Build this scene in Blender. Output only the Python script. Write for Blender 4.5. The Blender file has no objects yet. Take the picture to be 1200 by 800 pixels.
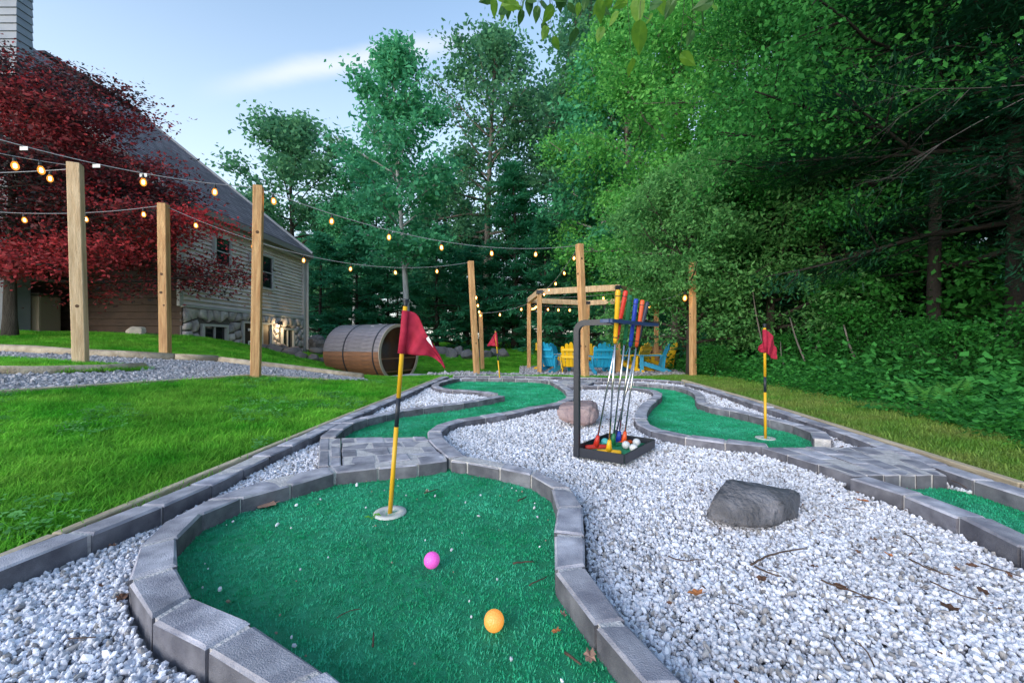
import bpy, bmesh, math, random
import numpy as np
from mathutils import Vector, Matrix
random.seed(7); RNG = np.random.default_rng(11)
R = math.radians
SC = bpy.context.scene
C = SC.collection

# ------------------------------------------------------------------ camera, sky, sun, exposure
CAMZ, FOC = 0.62, 470.0
cd = bpy.data.cameras.new('camera'); cam = bpy.data.objects.new('camera', cd); C.objects.link(cam)
cam.location = (0, 0, CAMZ); cam.rotation_euler = (R(90), 0, 0)
cd.sensor_width = 36; cd.lens = 36*FOC/1200; cd.clip_start = 0.02; cd.clip_end = 2000
SC.camera = cam
SC.view_settings.view_transform = 'Standard'; SC.view_settings.look = 'None'
SC.view_settings.exposure = 1.9; SC.view_settings.gamma = 1
SUN_EL, SUN_AZ = R(13), R(218)          # azimuth clockwise from +Y
w = bpy.data.worlds.new('World'); SC.world = w; w.use_nodes = True
nt = w.node_tree; N = nt.nodes; L = nt.links
for n in list(N): N.remove(n)
def wn(t, **k):
    n = N.new(t)
    for a, b in k.items(): setattr(n, a, b)
    return n
def wmath(op, a, b=None, c=None):
    n = wn('ShaderNodeMath', operation=op)
    for i, v in enumerate((a, b, c)):
        if v is None: continue
        if isinstance(v, (int, float)): n.inputs[i].default_value = v
        else: L.new(v, n.inputs[i])
    return n.outputs[0]
sky = wn('ShaderNodeTexSky', sky_type='NISHITA'); sky.sun_disc = False
sky.sun_elevation = SUN_EL; sky.sun_rotation = SUN_AZ
sky.air_density = 1.0; sky.dust_density = 0.6; sky.ozone_density = 1.0
tc = wn('ShaderNodeTexCoord'); sx = wn('ShaderNodeSeparateXYZ'); L.new(tc.outputs['Generated'], sx.inputs[0])
yy = wmath('MAXIMUM', sx.outputs[1], 0.05)
u = wmath('DIVIDE', sx.outputs[0], yy); v = wmath('DIVIDE', sx.outputs[2], yy)
cen = wmath('MULTIPLY_ADD', u, 0.19, 0.775)
mapn = wn('ShaderNodeMapping'); mapn.inputs['Scale'].default_value = (5, 5, 16); mapn.inputs['Rotation'].default_value = (0, R(12), 0)
L.new(tc.outputs['Generated'], mapn.inputs[0])
nz = wn('ShaderNodeTexNoise'); nz.inputs['Scale'].default_value = 1.2; nz.inputs['Detail'].default_value = 6
L.new(mapn.outputs[0], nz.inputs['Vector'])
off = wmath('MULTIPLY', wmath('SUBTRACT', nz.outputs['Fac'], 0.5), 0.05)
dv = wmath('ADD', wmath('SUBTRACT', v, cen), off)
ss = wn('ShaderNodeMapRange', interpolation_type='SMOOTHSTEP'); L.new(wmath('ABSOLUTE', dv), ss.inputs[0])
ss.inputs[1].default_value = 0.0; ss.inputs[2].default_value = 0.05; ss.inputs[3].default_value = 1; ss.inputs[4].default_value = 0
s1 = wn('ShaderNodeMapRange', interpolation_type='SMOOTHSTEP'); L.new(u, s1.inputs[0]); s1.inputs[1].default_value = -0.83; s1.inputs[2].default_value = -0.5
s2 = wn('ShaderNodeMapRange', interpolation_type='SMOOTHSTEP'); L.new(u, s2.inputs[0]); s2.inputs[1].default_value = -0.32; s2.inputs[2].default_value = 0.05
s2.inputs[3].default_value = 1; s2.inputs[4].default_value = 0
cl = wmath('MULTIPLY', wmath('MULTIPLY', ss.outputs[0], s1.outputs[0]), s2.outputs[0])
# thin milky veil low over the horizon, the same all the way round
hz = wn('ShaderNodeMapRange', interpolation_type='SMOOTHSTEP'); L.new(sx.outputs[2], hz.inputs[0])
hz.inputs[1].default_value = 0.0; hz.inputs[2].default_value = 0.75; hz.inputs[3].default_value = 0.72; hz.inputs[4].default_value = 0.0
mx0 = wn('ShaderNodeMixRGB'); L.new(hz.outputs[0], mx0.inputs[0]); L.new(sky.outputs[0], mx0.inputs[1]); mx0.inputs[2].default_value = (2.35, 2.6, 2.95, 1)
mx = wn('ShaderNodeMixRGB'); L.new(wmath('MULTIPLY', cl, 0.62), mx.inputs[0]); L.new(mx0.outputs[0], mx.inputs[1]); mx.inputs[2].default_value = (2.45, 2.5, 2.62, 1)
bg = wn('ShaderNodeBackground'); bg.inputs[1].default_value = 0.12; L.new(mx.outputs[0], bg.inputs[0])
wo = wn('ShaderNodeOutputWorld'); L.new(bg.outputs[0], wo.inputs[0])
sd = bpy.data.lights.new('sun', 'SUN'); sd.energy = 0.9; sd.angle = R(50); sd.color = (1, 0.94, 0.86)
sun = bpy.data.objects.new('sun', sd); C.objects.link(sun)
dirv = Vector((math.sin(SUN_AZ)*math.cos(SUN_EL), math.cos(SUN_AZ)*math.cos(SUN_EL), math.sin(SUN_EL)))
sun.rotation_euler = dirv.to_track_quat('Z', 'Y').to_euler(); sun.location = (0, -5, 20)

# ------------------------------------------------------------------ helpers
def mat(name, col, col2=None, scale=8.0, rough=0.7, bump=0.0, bscale=None, rnd=0.0, emit=0.0, metal=0.0, trans=0.0, spec=0.5, coat=0.0, coords='pos', stretch=None, detail=4.0, attr=None, stain=0.0, sscale=3.0):
    m = bpy.data.materials.new(name); m.use_nodes = True
    t = m.node_tree; b = t.nodes['Principled BSDF']
    b.inputs['Roughness'].default_value = rough; b.inputs['Metallic'].default_value = metal
    b.inputs['Specular IOR Level'].default_value = spec
    if coat: b.inputs['Coat Weight'].default_value = coat
    def node(k): return t.nodes.new(k)
    if coords == 'pos': vec = node('ShaderNodeNewGeometry').outputs['Position']
    else: vec = node('ShaderNodeTexCoord').outputs['Object']
    if stretch:
        mp = node('ShaderNodeMapping'); mp.inputs['Scale'].default_value = stretch; t.links.new(vec, mp.inputs[0]); vec = mp.outputs[0]
    c1 = (*col, 1)
    out = None
    if col2 is not None:
        nz = node('ShaderNodeTexNoise'); nz.inputs['Scale'].default_value = scale; nz.inputs['Detail'].default_value = detail
        t.links.new(vec, nz.inputs['Vector'])
        mr = node('ShaderNodeMapRange'); mr.inputs[1].default_value = 0.34; mr.inputs[2].default_value = 0.66; t.links.new(nz.outputs['Fac'], mr.inputs[0])
        mx = node('ShaderNodeMixRGB'); mx.inputs[1].default_value = c1; mx.inputs[2].default_value = (*col2, 1)
        t.links.new(mr.outputs[0], mx.inputs[0]); out = mx.outputs[0]
    if attr:                      # per-leaf tint stored on the mesh
        at = node('ShaderNodeAttribute'); at.attribute_name = attr
        mx = node('ShaderNodeMixRGB'); mx.blend_type = 'MIX'
        if out is not None: t.links.new(out, mx.inputs[1])
        else: mx.inputs[1].default_value = c1
        mx.inputs[2].default_value = (*(col2 or col), 1)
        t.links.new(at.outputs['Fac'], mx.inputs[0]); 
        mx.inputs[1].default_value = c1
        for l in list(mx.inputs[1].links): t.links.remove(l)
        out = mx.outputs[0]
    if stain and out is not None:  # broad weathering, kept separate from the fine grain
        ns = node('ShaderNodeTexNoise'); ns.inputs['Scale'].default_value = sscale; ns.inputs['Detail'].default_value = 5; ns.inputs['Roughness'].default_value = .65
        t.links.new(vec, ns.inputs['Vector']); ms_ = node('ShaderNodeMapRange'); ms_.inputs[1].default_value = .32; ms_.inputs[2].default_value = .68; ms_.inputs[3].default_value = 1-stain; ms_.inputs[4].default_value = 1+stain
        t.links.new(ns.outputs['Fac'], ms_.inputs[0]); hv = node('ShaderNodeHueSaturation'); t.links.new(ms_.outputs[0], hv.inputs['Value']); t.links.new(out, hv.inputs['Color']); out = hv.outputs[0]
    if rnd:
        oi = node('ShaderNodeObjectInfo'); mr = node('ShaderNodeMapRange'); mr.inputs[3].default_value = 1-rnd; mr.inputs[4].default_value = 1+rnd
        t.links.new(oi.outputs['Random'], mr.inputs[0])
        hs = node('ShaderNodeHueSaturation'); t.links.new(mr.outputs[0], hs.inputs['Value'])
        if out is not None: t.links.new(out, hs.inputs['Color'])
        else: hs.inputs['Color'].default_value = c1
        out = hs.outputs[0]
    if out is not None: t.links.new(out, b.inputs['Base Color'])
    else: b.inputs['Base Color'].default_value = c1
    if bump:
        nb = node('ShaderNodeTexNoise'); nb.inputs['Scale'].default_value = bscale or scale*4; nb.inputs['Detail'].default_value = 6
        t.links.new(vec, nb.inputs['Vector'])
        bp = node('ShaderNodeBump'); bp.inputs['Strength'].default_value = bump; bp.inputs['Distance'].default_value = 0.02
        t.links.new(nb.outputs['Fac'], bp.inputs['Height']); t.links.new(bp.outputs[0], b.inputs['Normal'])
    if emit:
        b.inputs['Emission Color'].default_value = c1; b.inputs['Emission Strength'].default_value = emit
    if trans:                     # thin leaves let light through
        tr = node('ShaderNodeBsdfTranslucent'); ms = node('ShaderNodeMixShader'); ms.inputs[0].default_value = trans
        if out is not None: t.links.new(out, tr.inputs['Color'])
        else: tr.inputs['Color'].default_value = c1
        t.links.new(b.outputs[0], ms.inputs[1]); t.links.new(tr.outputs[0], ms.inputs[2])
        t.links.new(ms.outputs[0], t.nodes['Material Output'].inputs['Surface'])
    return m
M = {}
def tag(o, label=None, cat=None, group=None, kind=None):
    if label: o['label'] = label
    if cat: o['category'] = cat
    if group: o['group'] = group
    if kind: o['kind'] = kind
    return o
def empty(name, loc=(0, 0, 0), rz=0.0, label=None, cat=None, group=None):
    o = bpy.data.objects.new(name, None); o.location = loc; o.rotation_euler = (0, 0, rz); o.empty_display_size = 0.1
    C.objects.link(o); return tag(o, label, cat, group)
def link(name, me, m=None, parent=None, loc=None, rot=None):
    o = bpy.data.objects.new(name, me); C.objects.link(o)
    if m is not None and not me.materials: me.materials.append(m)
    if parent is not None: o.parent = parent
    if loc is not None: o.location = loc
    if rot is not None: o.rotation_euler = rot
    return o
def copy_tree(o, parent=None):
    c = o.copy(); C.objects.link(c)
    if parent is not None: c.parent = parent
    for ch in list(o.children): copy_tree(ch, c)
    return c
class MB:
    """collects verts and faces in numpy-free lists; build() links one mesh object"""
    def __init__(s): s.v = []; s.f = []; s.mi = []
    def add(s, vs, fs, mi=0):
        b = len(s.v); s.v += [tuple(p) for p in vs]; s.f += [tuple(b+i for i in f) for f in fs]; s.mi += [mi]*len(fs); return s
    def box(s, c, d, M4=None, mi=0):
        x, y, z = d[0]/2, d[1]/2, d[2]/2
        vs = [Vector((sx*x, sy*y, sz*z)) for sz in (-1, 1) for sx, sy in ((-1, -1), (1, -1), (1, 1), (-1, 1))]
        if M4 is not None: vs = [M4 @ p for p in vs]
        vs = [p+Vector(c) for p in vs]
        return s.add(vs, [(3, 2, 1, 0), (4, 5, 6, 7), (0, 1, 5, 4), (1, 2, 6, 5), (2, 3, 7, 6), (3, 0, 4, 7)], mi)
    def beam(s, a, b, wd, ht, mi=0, up=(0, 0, 1)):
        a = Vector(a); b = Vector(b); t = (b-a).normalized(); u = Vector(up)
        if abs(t.dot(u)) > 0.98: u = Vector((0, 1, 0))
        r = t.cross(u).normalized(); u = r.cross(t)
        vs = [p+r*sx*wd/2+u*sz*ht/2 for p in (a, b) for sx, sz in ((-1, -1), (1, -1), (1, 1), (-1, 1))]
        return s.add(vs, [(0, 1, 2, 3), (7, 6, 5, 4), (0, 4, 5, 1), (1, 5, 6, 2), (2, 6, 7, 3), (3, 7, 4, 0)], mi)
    def tube(s, pts, rad, n=6, cap=True, mi=0):
        pts = [Vector(p) for p in pts]
        if not hasattr(rad, '__len__'): rad = [rad]*len(pts)
        b = len(s.v); prev = None
        for i, p in enumerate(pts):
            t = (pts[min(i+1, len(pts)-1)]-pts[max(i-1, 0)]).normalized()
            if prev is None:
                a = Vector((0, 0, 1)) if abs(t.z) < 0.9 else Vector((1, 0, 0)); r = t.cross(a).normalized()
            else: r = (prev-t*prev.dot(t)).normalized()
            prev = r; q = t.cross(r)
            for k in range(n):
                an = 2*math.pi*k/n; s.v.append(tuple(p+(r*math.cos(an)+q*math.sin(an))*rad[i]))
        for i in range(len(pts)-1):
            for k in range(n):
                k2 = (k+1) % n; s.f.append((b+i*n+k, b+i*n+k2, b+(i+1)*n+k2, b+(i+1)*n+k)); s.mi.append(mi)
        if cap:
            s.f.append(tuple(b+k for k in reversed(range(n)))); s.mi.append(mi)
            e = b+(len(pts)-1)*n; s.f.append(tuple(e+k for k in range(n))); s.mi.append(mi)
        return s
    def lathe(s, prof, n=16, c=(0, 0, 0), mi=0):
        b = len(s.v)
        for r, z in prof:
            for k in range(n):
                a = 2*math.pi*k/n; s.v.append((c[0]+r*math.cos(a), c[1]+r*math.sin(a), c[2]+z))
        for i in range(len(prof)-1):
            for k in range(n):
                k2 = (k+1) % n; s.f.append((b+i*n+k, b+i*n+k2, b+(i+1)*n+k2, b+(i+1)*n+k)); s.mi.append(mi)
        return s
    def mesh(s, name, smooth=False):
        me = bpy.data.meshes.new(name); me.from_pydata(s.v, [], s.f)
        if smooth: me.shade_smooth()
        return me
    def build(s, name, m, parent=None, smooth=False, loc=None, rot=None):
        me = s.mesh(name, smooth)
        ms = m if isinstance(m, (list, tuple)) else [m]
        for q in ms: me.materials.append(q)
        if len(ms) > 1: me.polygons.foreach_set('material_index', s.mi)
        return link(name, me, None, parent, loc, rot)
def bevel(o, wd, seg=2):
    b = bmesh.new(); b.from_mesh(o.data); bmesh.ops.bevel(b, geom=b.edges[:], offset=wd, segments=seg, affect='EDGES', profile=0.6)
    b.to_mesh(o.data); b.free(); return o
def np_mesh(name, V, F, attr=None):
    """V (n,3), F (m,k): fast mesh; attr = per-face tint"""
    me = bpy.data.meshes.new(name); V = np.asarray(V, np.float32); F = np.asarray(F, np.int32)
    m, k = F.shape
    me.vertices.add(len(V)); me.vertices.foreach_set('co', V.ravel())
    me.loops.add(m*k); me.loops.foreach_set('vertex_index', F.ravel())
    me.polygons.add(m); me.polygons.foreach_set('loop_start', np.arange(0, m*k, k, dtype=np.int32)); 
    me.update(calc_edges=True)
    if attr is not None:
        a = me.attributes.new('tint', 'FLOAT', 'FACE'); a.data.foreach_set('value', np.asarray(attr, np.float32))
    return me
def scatter(name, P, rot, scl, sources, parent=None, m=None):
    """points carrying rot/scl attributes, instanced by geometry nodes"""
    me = bpy.data.meshes.new(name); P = np.asarray(P, np.float32)
    me.vertices.add(len(P)); me.vertices.foreach_set('co', P.ravel())
    a = me.attributes.new('rot', 'FLOAT_VECTOR', 'POINT'); a.data.foreach_set('vector', np.asarray(rot, np.float32).ravel())
    a = me.attributes.new('scl', 'FLOAT', 'POINT'); a.data.foreach_set('value', np.asarray(scl, np.float32))
    o = link(name, me, m, parent)
    col = bpy.data.collections.new(name+'_sources')
    for s_ in sources: col.objects.link(s_)
    g = bpy.data.node_groups.new(name+'_nodes', 'GeometryNodeTree')
    g.interface.new_socket('Geometry', in_out='INPUT', socket_type='NodeSocketGeometry'); g.interface.new_socket('Geometry', in_out='OUTPUT', socket_type='NodeSocketGeometry')
    n = g.nodes; l = g.links
    gi = n.new('NodeGroupInput'); go = n.new('NodeGroupOutput'); ip = n.new('GeometryNodeInstanceOnPoints')
    ci = n.new('GeometryNodeCollectionInfo'); ci.inputs['Collection'].default_value = col
    ci.inputs['Separate Children'].default_value = True; ci.inputs['Reset Children'].default_value = True
    ar = n.new('GeometryNodeInputNamedAttribute'); ar.data_type = 'FLOAT_VECTOR'; ar.inputs['Name'].default_value = 'rot'
    asc = n.new('GeometryNodeInputNamedAttribute'); asc.data_type = 'FLOAT'; asc.inputs['Name'].default_value = 'scl'
    e2r = n.new('FunctionNodeEulerToRotation')
    l.new(ar.outputs['Attribute'], e2r.inputs[0]); l.new(e2r.outputs[0], ip.inputs['Rotation']); l.new(asc.outputs['Attribute'], ip.inputs['Scale'])
    l.new(gi.outputs[0], ip.inputs['Points']); l.new(ci.outputs[0], ip.inputs['Instance']); ip.inputs['Pick Instance'].default_value = True
    l.new(ip.outputs[0], go.inputs[0])
    md = o.modifiers.new('scatter', 'NODES'); md.node_group = g
    return o
def src(name, me, m):
    if not me.materials: me.materials.append(m)
    return bpy.data.objects.new(name, me)

# ------------------------------------------------------------------ the lie of the land
TP = np.array([
 (-1.4,0,.03),(-1.4,2,.035),(-1.35,4,.02),(-1.3,6,-.01),(-1.35,-3,.02),(-3,-2,.15),(-5,0,.3),
 (-3.04,4.76,.17),(-4.9,4.54,.33),(-5.18,5.94,.37),(-3.68,2.88,.23),(-4.66,3.65,.31),(-6.77,5.3,.47),(-8.5,6,.60),
 (-6.9,8.0,.75),(-8,7.9,.80),(-10.7,7.9,.86),(-7.2,10.8,.52),(-6.9,13.2,.28),(-6.2,8.0,.64),(-6.0,10,.36),(-5.6,12.5,.10),
 (-2.28,6.5,-.03),(-2.8,6.0,.08),(-3.0,9.9,-.40),(-4.6,10.6,-.10),(-5.2,11.6,-.06),(-4.0,9.2,-.10),(-.77,8.07,-.07),(1.18,6.93,0),(3.6,8,-.1),(-1.2,9.4,-.13),(1,8,-.12),(1,9,-.22),(2.5,9.5,-.26),(0,10,-.26),(3.4,10,-.26),(2,8,-.13),
 (2.5,12.5,-.32),(.6,13.5,-.32),(4.7,13.2,-.3),(.8,11.4,-.29),(2.9,11.2,-.29),
 (-2,17,-.03),(-2,28,.45),(3,20,.0),(3,30,.5),(-8,20,.3),(-10,30,.6),(6,10,-.1),(6,4,.06),(4,2,.03),(2.3,0,0),(2.4,3,0),(2.8,6,-.02),(8,6,.2),(12,12,.3),(15,25,.8),
 (-.5,-2,0),(1,-2,0),(2,-3,0),(0,3,0),(0,5.5,0),(1.5,4,0),(1,1,0),(-16,8,1.0),(-20,20,.8),(0,45,.8),(-30,40,.8),(30,40,1),(25,0,.5),(-25,-10,1),(20,-15,.3),(0,-20,0),(-12,-4,.7)])
def tps_fit(P, lam=0.15):
    n = len(P); d = np.linalg.norm(P[:, None, :2]-P[None, :, :2], axis=2)
    K = np.where(d > 0, d*d*np.log(d+1e-9), 0)+np.eye(n)*lam
    Q = np.c_[np.ones(n), P[:, :2]]; A = np.block([[K, Q], [Q.T, np.zeros((3, 3))]])
    return np.linalg.solve(A, np.r_[P[:, 2], 0, 0, 0])
TW = tps_fit(TP)
def terr(x, y):
    x = np.asarray(x, float); y = np.asarray(y, float)
    xc = np.clip(x, -30, 30); yc = np.clip(y, -20, 45)
    d = np.sqrt((xc[..., None]-TP[:, 0])**2+(yc[..., None]-TP[:, 1])**2)
    z = (d*d*np.log(d+1e-9)) @ TW[:-3]+TW[-3]+TW[-2]*xc+TW[-1]*yc
    le = -1.36+0.047*np.clip(y, 0, 7); ri = 2.0+0.095*y              # the course is a level pad
    ins = np.clip(np.minimum(np.minimum((x-le)/.10, (ri-x)/.10), (6.75-y)/.10), 0, 1)*(y > -4)
    return z*(1-ins)+ins*(-.05)
def tz(x, y): return float(terr(np.array([x]), np.array([y]))[0])
def W(px, py, d): return Vector(((px-600)*d/FOC, d, CAMZ-(py-400)*d/FOC))
def onz(px, py, z=0.0):
    d = (CAMZ-z)*FOC/(py-400.0); return Vector(((px-600)*d/FOC, d, z))
DS = np.geomspace(0.5, 60, 1500)
def onT(px, py):
    x = (px-600)*DS/FOC; z = CAMZ-(py-400)*DS/FOC; h = terr(x, DS); k = np.argmax(z < h)
    if k == 0: k = len(DS)-1
    return Vector((x[k], DS[k], h[k]))
def inpoly(P, poly):
    P = np.asarray(P); q = np.asarray([(p[0], p[1]) for p in poly]); x, y = P[:, 0], P[:, 1]; r = np.zeros(len(P), bool)
    j = len(q)-1
    for i in range(len(q)):
        xi, yi = q[i]; xj, yj = q[j]
        c = ((yi > y) != (yj > y)) & (x < (xj-xi)*(y-yi)/(yj-yi+1e-12)+xi); r ^= c; j = i
    return r
def dpoly(P, pl):
    P = np.asarray(P)[:, :2]; best = np.full(len(P), 1e9)
    for a, b in zip(pl[:-1], pl[1:]):
        a = np.array(a[:2]); b = np.array(b[:2]); ab = b-a; t = np.clip(((P-a) @ ab)/(ab @ ab+1e-12), 0, 1)
        best = np.minimum(best, np.linalg.norm(P-a-t[:, None]*ab, axis=1))
    return best
def spline(pts, step):
    """Catmull-Rom through pts, resampled near `step`"""
    P = [Vector(p) for p in pts]; Q = [P[0]*2-P[1]]+P+[P[-1]*2-P[-2]]; out = []
    for i in range(1, len(Q)-2):
        for k in range(12):
            t = k/12; a, b, c, d = Q[i-1:i+3]
            out.append(0.5*((2*b)+(c-a)*t+(2*a-5*b+4*c-d)*t*t+(3*b-a-3*c+d)*t**3))
    out.append(P[-1]); Ls = [0]
    for a, b in zip(out[:-1], out[1:]): Ls.append(Ls[-1]+(b-a).length)
    n = max(1, round(Ls[-1]/step)); res = []; j = 0
    for k in range(n+1):
        s_ = Ls[-1]*k/n
        while j < len(Ls)-2 and Ls[j+1] < s_: j += 1
        f = (s_-Ls[j])/max(1e-9, Ls[j+1]-Ls[j]); res.append(out[j].lerp(out[j+1], min(1, f)))
    return res
# ------------------------------------------------------------------ materials of the setting
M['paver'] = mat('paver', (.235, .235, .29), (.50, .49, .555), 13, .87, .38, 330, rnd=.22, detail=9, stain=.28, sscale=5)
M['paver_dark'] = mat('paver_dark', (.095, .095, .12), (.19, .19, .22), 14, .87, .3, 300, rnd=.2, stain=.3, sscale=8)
M['mortar'] = mat('mortar', (.66, .63, .64), (.46, .44, .45), 30, .95, .6, 150)
M['bed'] = mat('gravel_bed', (.42, .42, .45), (.17, .15, .14), 60, .95, .8, 160)
M['chip'] = mat('white_marble_chip', (.78, .785, .85), (.60, .61, .69), 60, .6, rnd=.26, stain=.16, sscale=2.2)
M['dull_chip'] = mat('dull_marble_chip', (.40, .38, .37), (.26, .25, .27), 60, .8, rnd=.3)
M['grey_chip'] = mat('grey_gravel_chip', (.42, .42, .46), (.25, .25, .28), 40, .8, rnd=.35)
M['turf'] = mat('turf', (.016, .38, .17), (.03, .46, .24), 22, .75, .8, 700)
M['fibre'] = mat('turf_fibre', (.016, .46, .20), (.085, .64, .40), 4.5, .5, rnd=.25, spec=.45, trans=.35, stain=.2, sscale=1.6)  # broad paler teal patches put the sky sheen into the fibre colour
M['grass'] = mat('grass_blade', (.085, .42, .03), (.26, .60, .07), 2.2, .65, rnd=.35, trans=.45, spec=.12, stain=.25, sscale=.8)
M['clover'] = mat('clover_leaf', (.10, .38, .07), (.21, .55, .15), 6, .6, rnd=.3, trans=.35, spec=.2)
M['dry_grass'] = mat('dry_grass_blade', (.12, .30, .03), (.25, .33, .07), 2.5, .6, rnd=.35, trans=.3)
M['timber'] = mat('edging_timber', (.62, .52, .38), (.45, .36, .25), 14, .8, .5, 60, stretch=(1, .25, 1))
M['log'] = mat('landscape_log', (.56, .47, .35), (.33, .26, .18), 9, .85, .6, 50)
M['leafmould'] = mat('leaf_mould', (.05, .035, .022), (.09, .06, .035), 4, .95, .8, 30)

# ground: one sheet; lawn soil near, brown leaf litter under the wood
def grounds():
    xs = np.r_[-np.geomspace(150, 15, 14), np.linspace(-14, 14, 190), np.geomspace(15, 150, 14)]
    ys = np.r_[-np.geomspace(60, 5, 8), np.linspace(-4, 30, 220), np.geomspace(31, 300, 16)]
    X, Y = np.meshgrid(xs, ys); Z = terr(X, Y)
    V = np.c_[X.ravel(), Y.ravel(), Z.ravel()]; nx, ny = len(xs), len(ys)
    i = np.arange(nx-1)[None, :]+nx*np.arange(ny-1)[:, None]; F = np.stack([i, i+1, i+1+nx, i+nx], -1).reshape(-1, 4)
    me = np_mesh('ground', V, F); me.shade_smooth()
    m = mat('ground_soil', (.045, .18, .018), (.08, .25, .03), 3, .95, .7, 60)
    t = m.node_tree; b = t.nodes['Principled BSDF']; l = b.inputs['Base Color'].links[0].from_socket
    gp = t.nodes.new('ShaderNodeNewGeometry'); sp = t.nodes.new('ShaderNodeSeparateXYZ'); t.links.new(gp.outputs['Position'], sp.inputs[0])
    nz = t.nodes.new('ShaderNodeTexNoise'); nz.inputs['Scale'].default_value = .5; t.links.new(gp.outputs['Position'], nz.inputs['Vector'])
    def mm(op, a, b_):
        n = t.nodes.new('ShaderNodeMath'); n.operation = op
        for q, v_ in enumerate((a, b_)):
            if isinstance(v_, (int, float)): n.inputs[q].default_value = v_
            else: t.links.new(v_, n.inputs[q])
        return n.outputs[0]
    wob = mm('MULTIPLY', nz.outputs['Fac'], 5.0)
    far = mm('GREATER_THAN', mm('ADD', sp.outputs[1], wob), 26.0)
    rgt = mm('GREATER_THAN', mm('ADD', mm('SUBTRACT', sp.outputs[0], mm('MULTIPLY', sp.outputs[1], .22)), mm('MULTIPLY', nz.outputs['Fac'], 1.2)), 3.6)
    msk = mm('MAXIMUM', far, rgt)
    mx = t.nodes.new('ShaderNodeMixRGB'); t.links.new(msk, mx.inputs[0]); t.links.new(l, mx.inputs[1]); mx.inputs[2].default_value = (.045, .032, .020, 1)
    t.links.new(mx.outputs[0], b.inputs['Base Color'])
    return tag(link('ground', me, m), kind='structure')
grounds()

# ------------------------------------------------------------------ the golf course, traced as plan lines (kerb tops lie 60 mm above the turf)
KT = .06
def top(pts): return [onz(x, y, KT) for x, y in pts]
OUT_L = [onz(x, y, KT) for x, y in [(0,658),(83,628),(166,597),(227,572),(270,551),(305,534.5),(335,521),(375,503),(440,475),(500,450),(523,440.5)]]
OUT_L = [Vector((-1.34, -.6, KT)), Vector((-1.33, .4, KT))]+OUT_L
OUT_B = top([(531,440),(575,440),(640,441),(700,442.5),(760,444.2),(800,447.0)])
OUT_R = top([(806,448.5),(830,455),(870,467),(912,480.5),(966,498),(1047,525),(1118,551),(1200,576),(1300,607),(1420,643),(1700,728)])+[Vector((1.80, -.6, KT))]
TIMB_R = [onz(x, y, .05) for x, y in [(800,444.5),(830,452),(870,463),(912,477),(966,493),(1047,519),(1095,535),(1200,566),(1300,597),(1500,659),(1800,752)]]+[Vector((1.868, -.6, .05))]
G1_in = [(475,850),(384,782),(299,727),(228,696),(210,662),(210,629),(240,600.5),(285,582.5),(342,567.5),(393,553.5),(443,548),(490,544),(524,538.5)]
G1_out = [(395,905),(318,812),(238,764),(174,728),(147,681),(160,640),(190,612),(240,585.5),(309,561),(384,545.5),(441,539.5),(487,535.5),(520,530)]
G1r_in = [(527,538.5),(547,541.5),(585,548),(622,557),(645,571),(651.5,595),(648,625),(648,668),(695,732),(755,805),(830,900)]
G1r_out = [(541,530.5),(552,533.5),(590,541),(627,550.5),(672,572),(685,593.5),(687,628.5),(688,663.5),(736,727),(810,802),(895,895)]
C1 = top([(384,512),(400,499),(421,491),(444,485.5),(472,479.5),(505,475.5),(541,471.3),(567,467),(588,463.5)])
C2 = top([(580,461.2),(568,459),(555,457.6),(530,456.4),(514,454),(510,450.4),(519,446.3),(536,442.8)])
C3 = top([(541,442.6),(575,442.6),(601,443),(632,444),(645,445.7)])
C4 = top([(648,446.4),(659,451.5),(668,459),(667,466.5),(653,472),(632,475.7),(592,483.5),(570,487),(538,491.8),(517,499),(508,509),(521,523.5),(535,535)])
F1 = top([(663,451.6),(700,452),(728,453),(756,455.2),(770,459.3),(769,465),(759,472),(752,481),(751,490),(756,498),(770,504),(790,508),(815,512),(845,516),(880,519.5),(899,521)])
F2 = top([(690,446.6),(734,447.6),(766,449.4),(790,451.8),(811,457),(820,463),(821,470),(832,475),(860,480.3),(890,487),(915,493),(938,498.5),(958,505),(964,514)])
I1 = top([(1005,559),(1040,569.5),(1075,580.5),(1120,597),(1165,617),(1210,637),(1300,680),(1420,745)])+[Vector((1.24, -.6, KT))]
PLAT = [onz(x, y, KT) for x, y in [(400,545),(521,535.5),(499,511),(399,512)]]
PLAT_R = [onz(x, y, KT) for x, y in [(1000,556.5),(1112,556),(1046,523),(890,523)]]
g1c = [(a+b)/2 for a, b in zip(top(G1_in), top(G1_out))]; g1rc = [(a+b)/2 for a, b in zip(top(G1r_in), top(G1r_out))]
sC1, sC2, sC3, sC4, sF1, sF2, sI1 = [spline(p, .1) for p in (C1, C2, C3, C4, F1, F2, I1)]
POLY1 = g1c+g1rc[::1]
POLY2 = sC1+sC2+sC3+sC4
iF2 = min(range(len(sF2)), key=lambda i: (sF2[i]-sF1[min(10, len(sF1)-1)]).length)
POLY3 = sF2[6:]+[Vector((1.66, 2.18, 0))]+sF1[::-1][:-4]
POLY4 = sI1+[p for p in OUT_R[::-1] if p.y < 1.74]+[PLAT_R[1], PLAT_R[0]]
COURSE = OUT_L+OUT_B+OUT_R
def flat(name, poly, z, m, thick=.03, kind='structure'):
    me = bpy.data.meshes.new(name); bm = bmesh.new()
    f = bm.faces.new([bm.verts.new((p[0], p[1], z)) for p in poly])
    if f.normal.z < 0: bmesh.ops.reverse_faces(bm, faces=[f])
    f.normal_update()
    if f.normal.z < 0: f.normal_flip()
    bmesh.ops.triangulate(bm, faces=bm.faces[:]); bm.to_mesh(me); bm.free()
    return tag(link(name, me, m), kind=kind)
flat('gravel_bed', COURSE, -.012, M['bed'])
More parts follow.
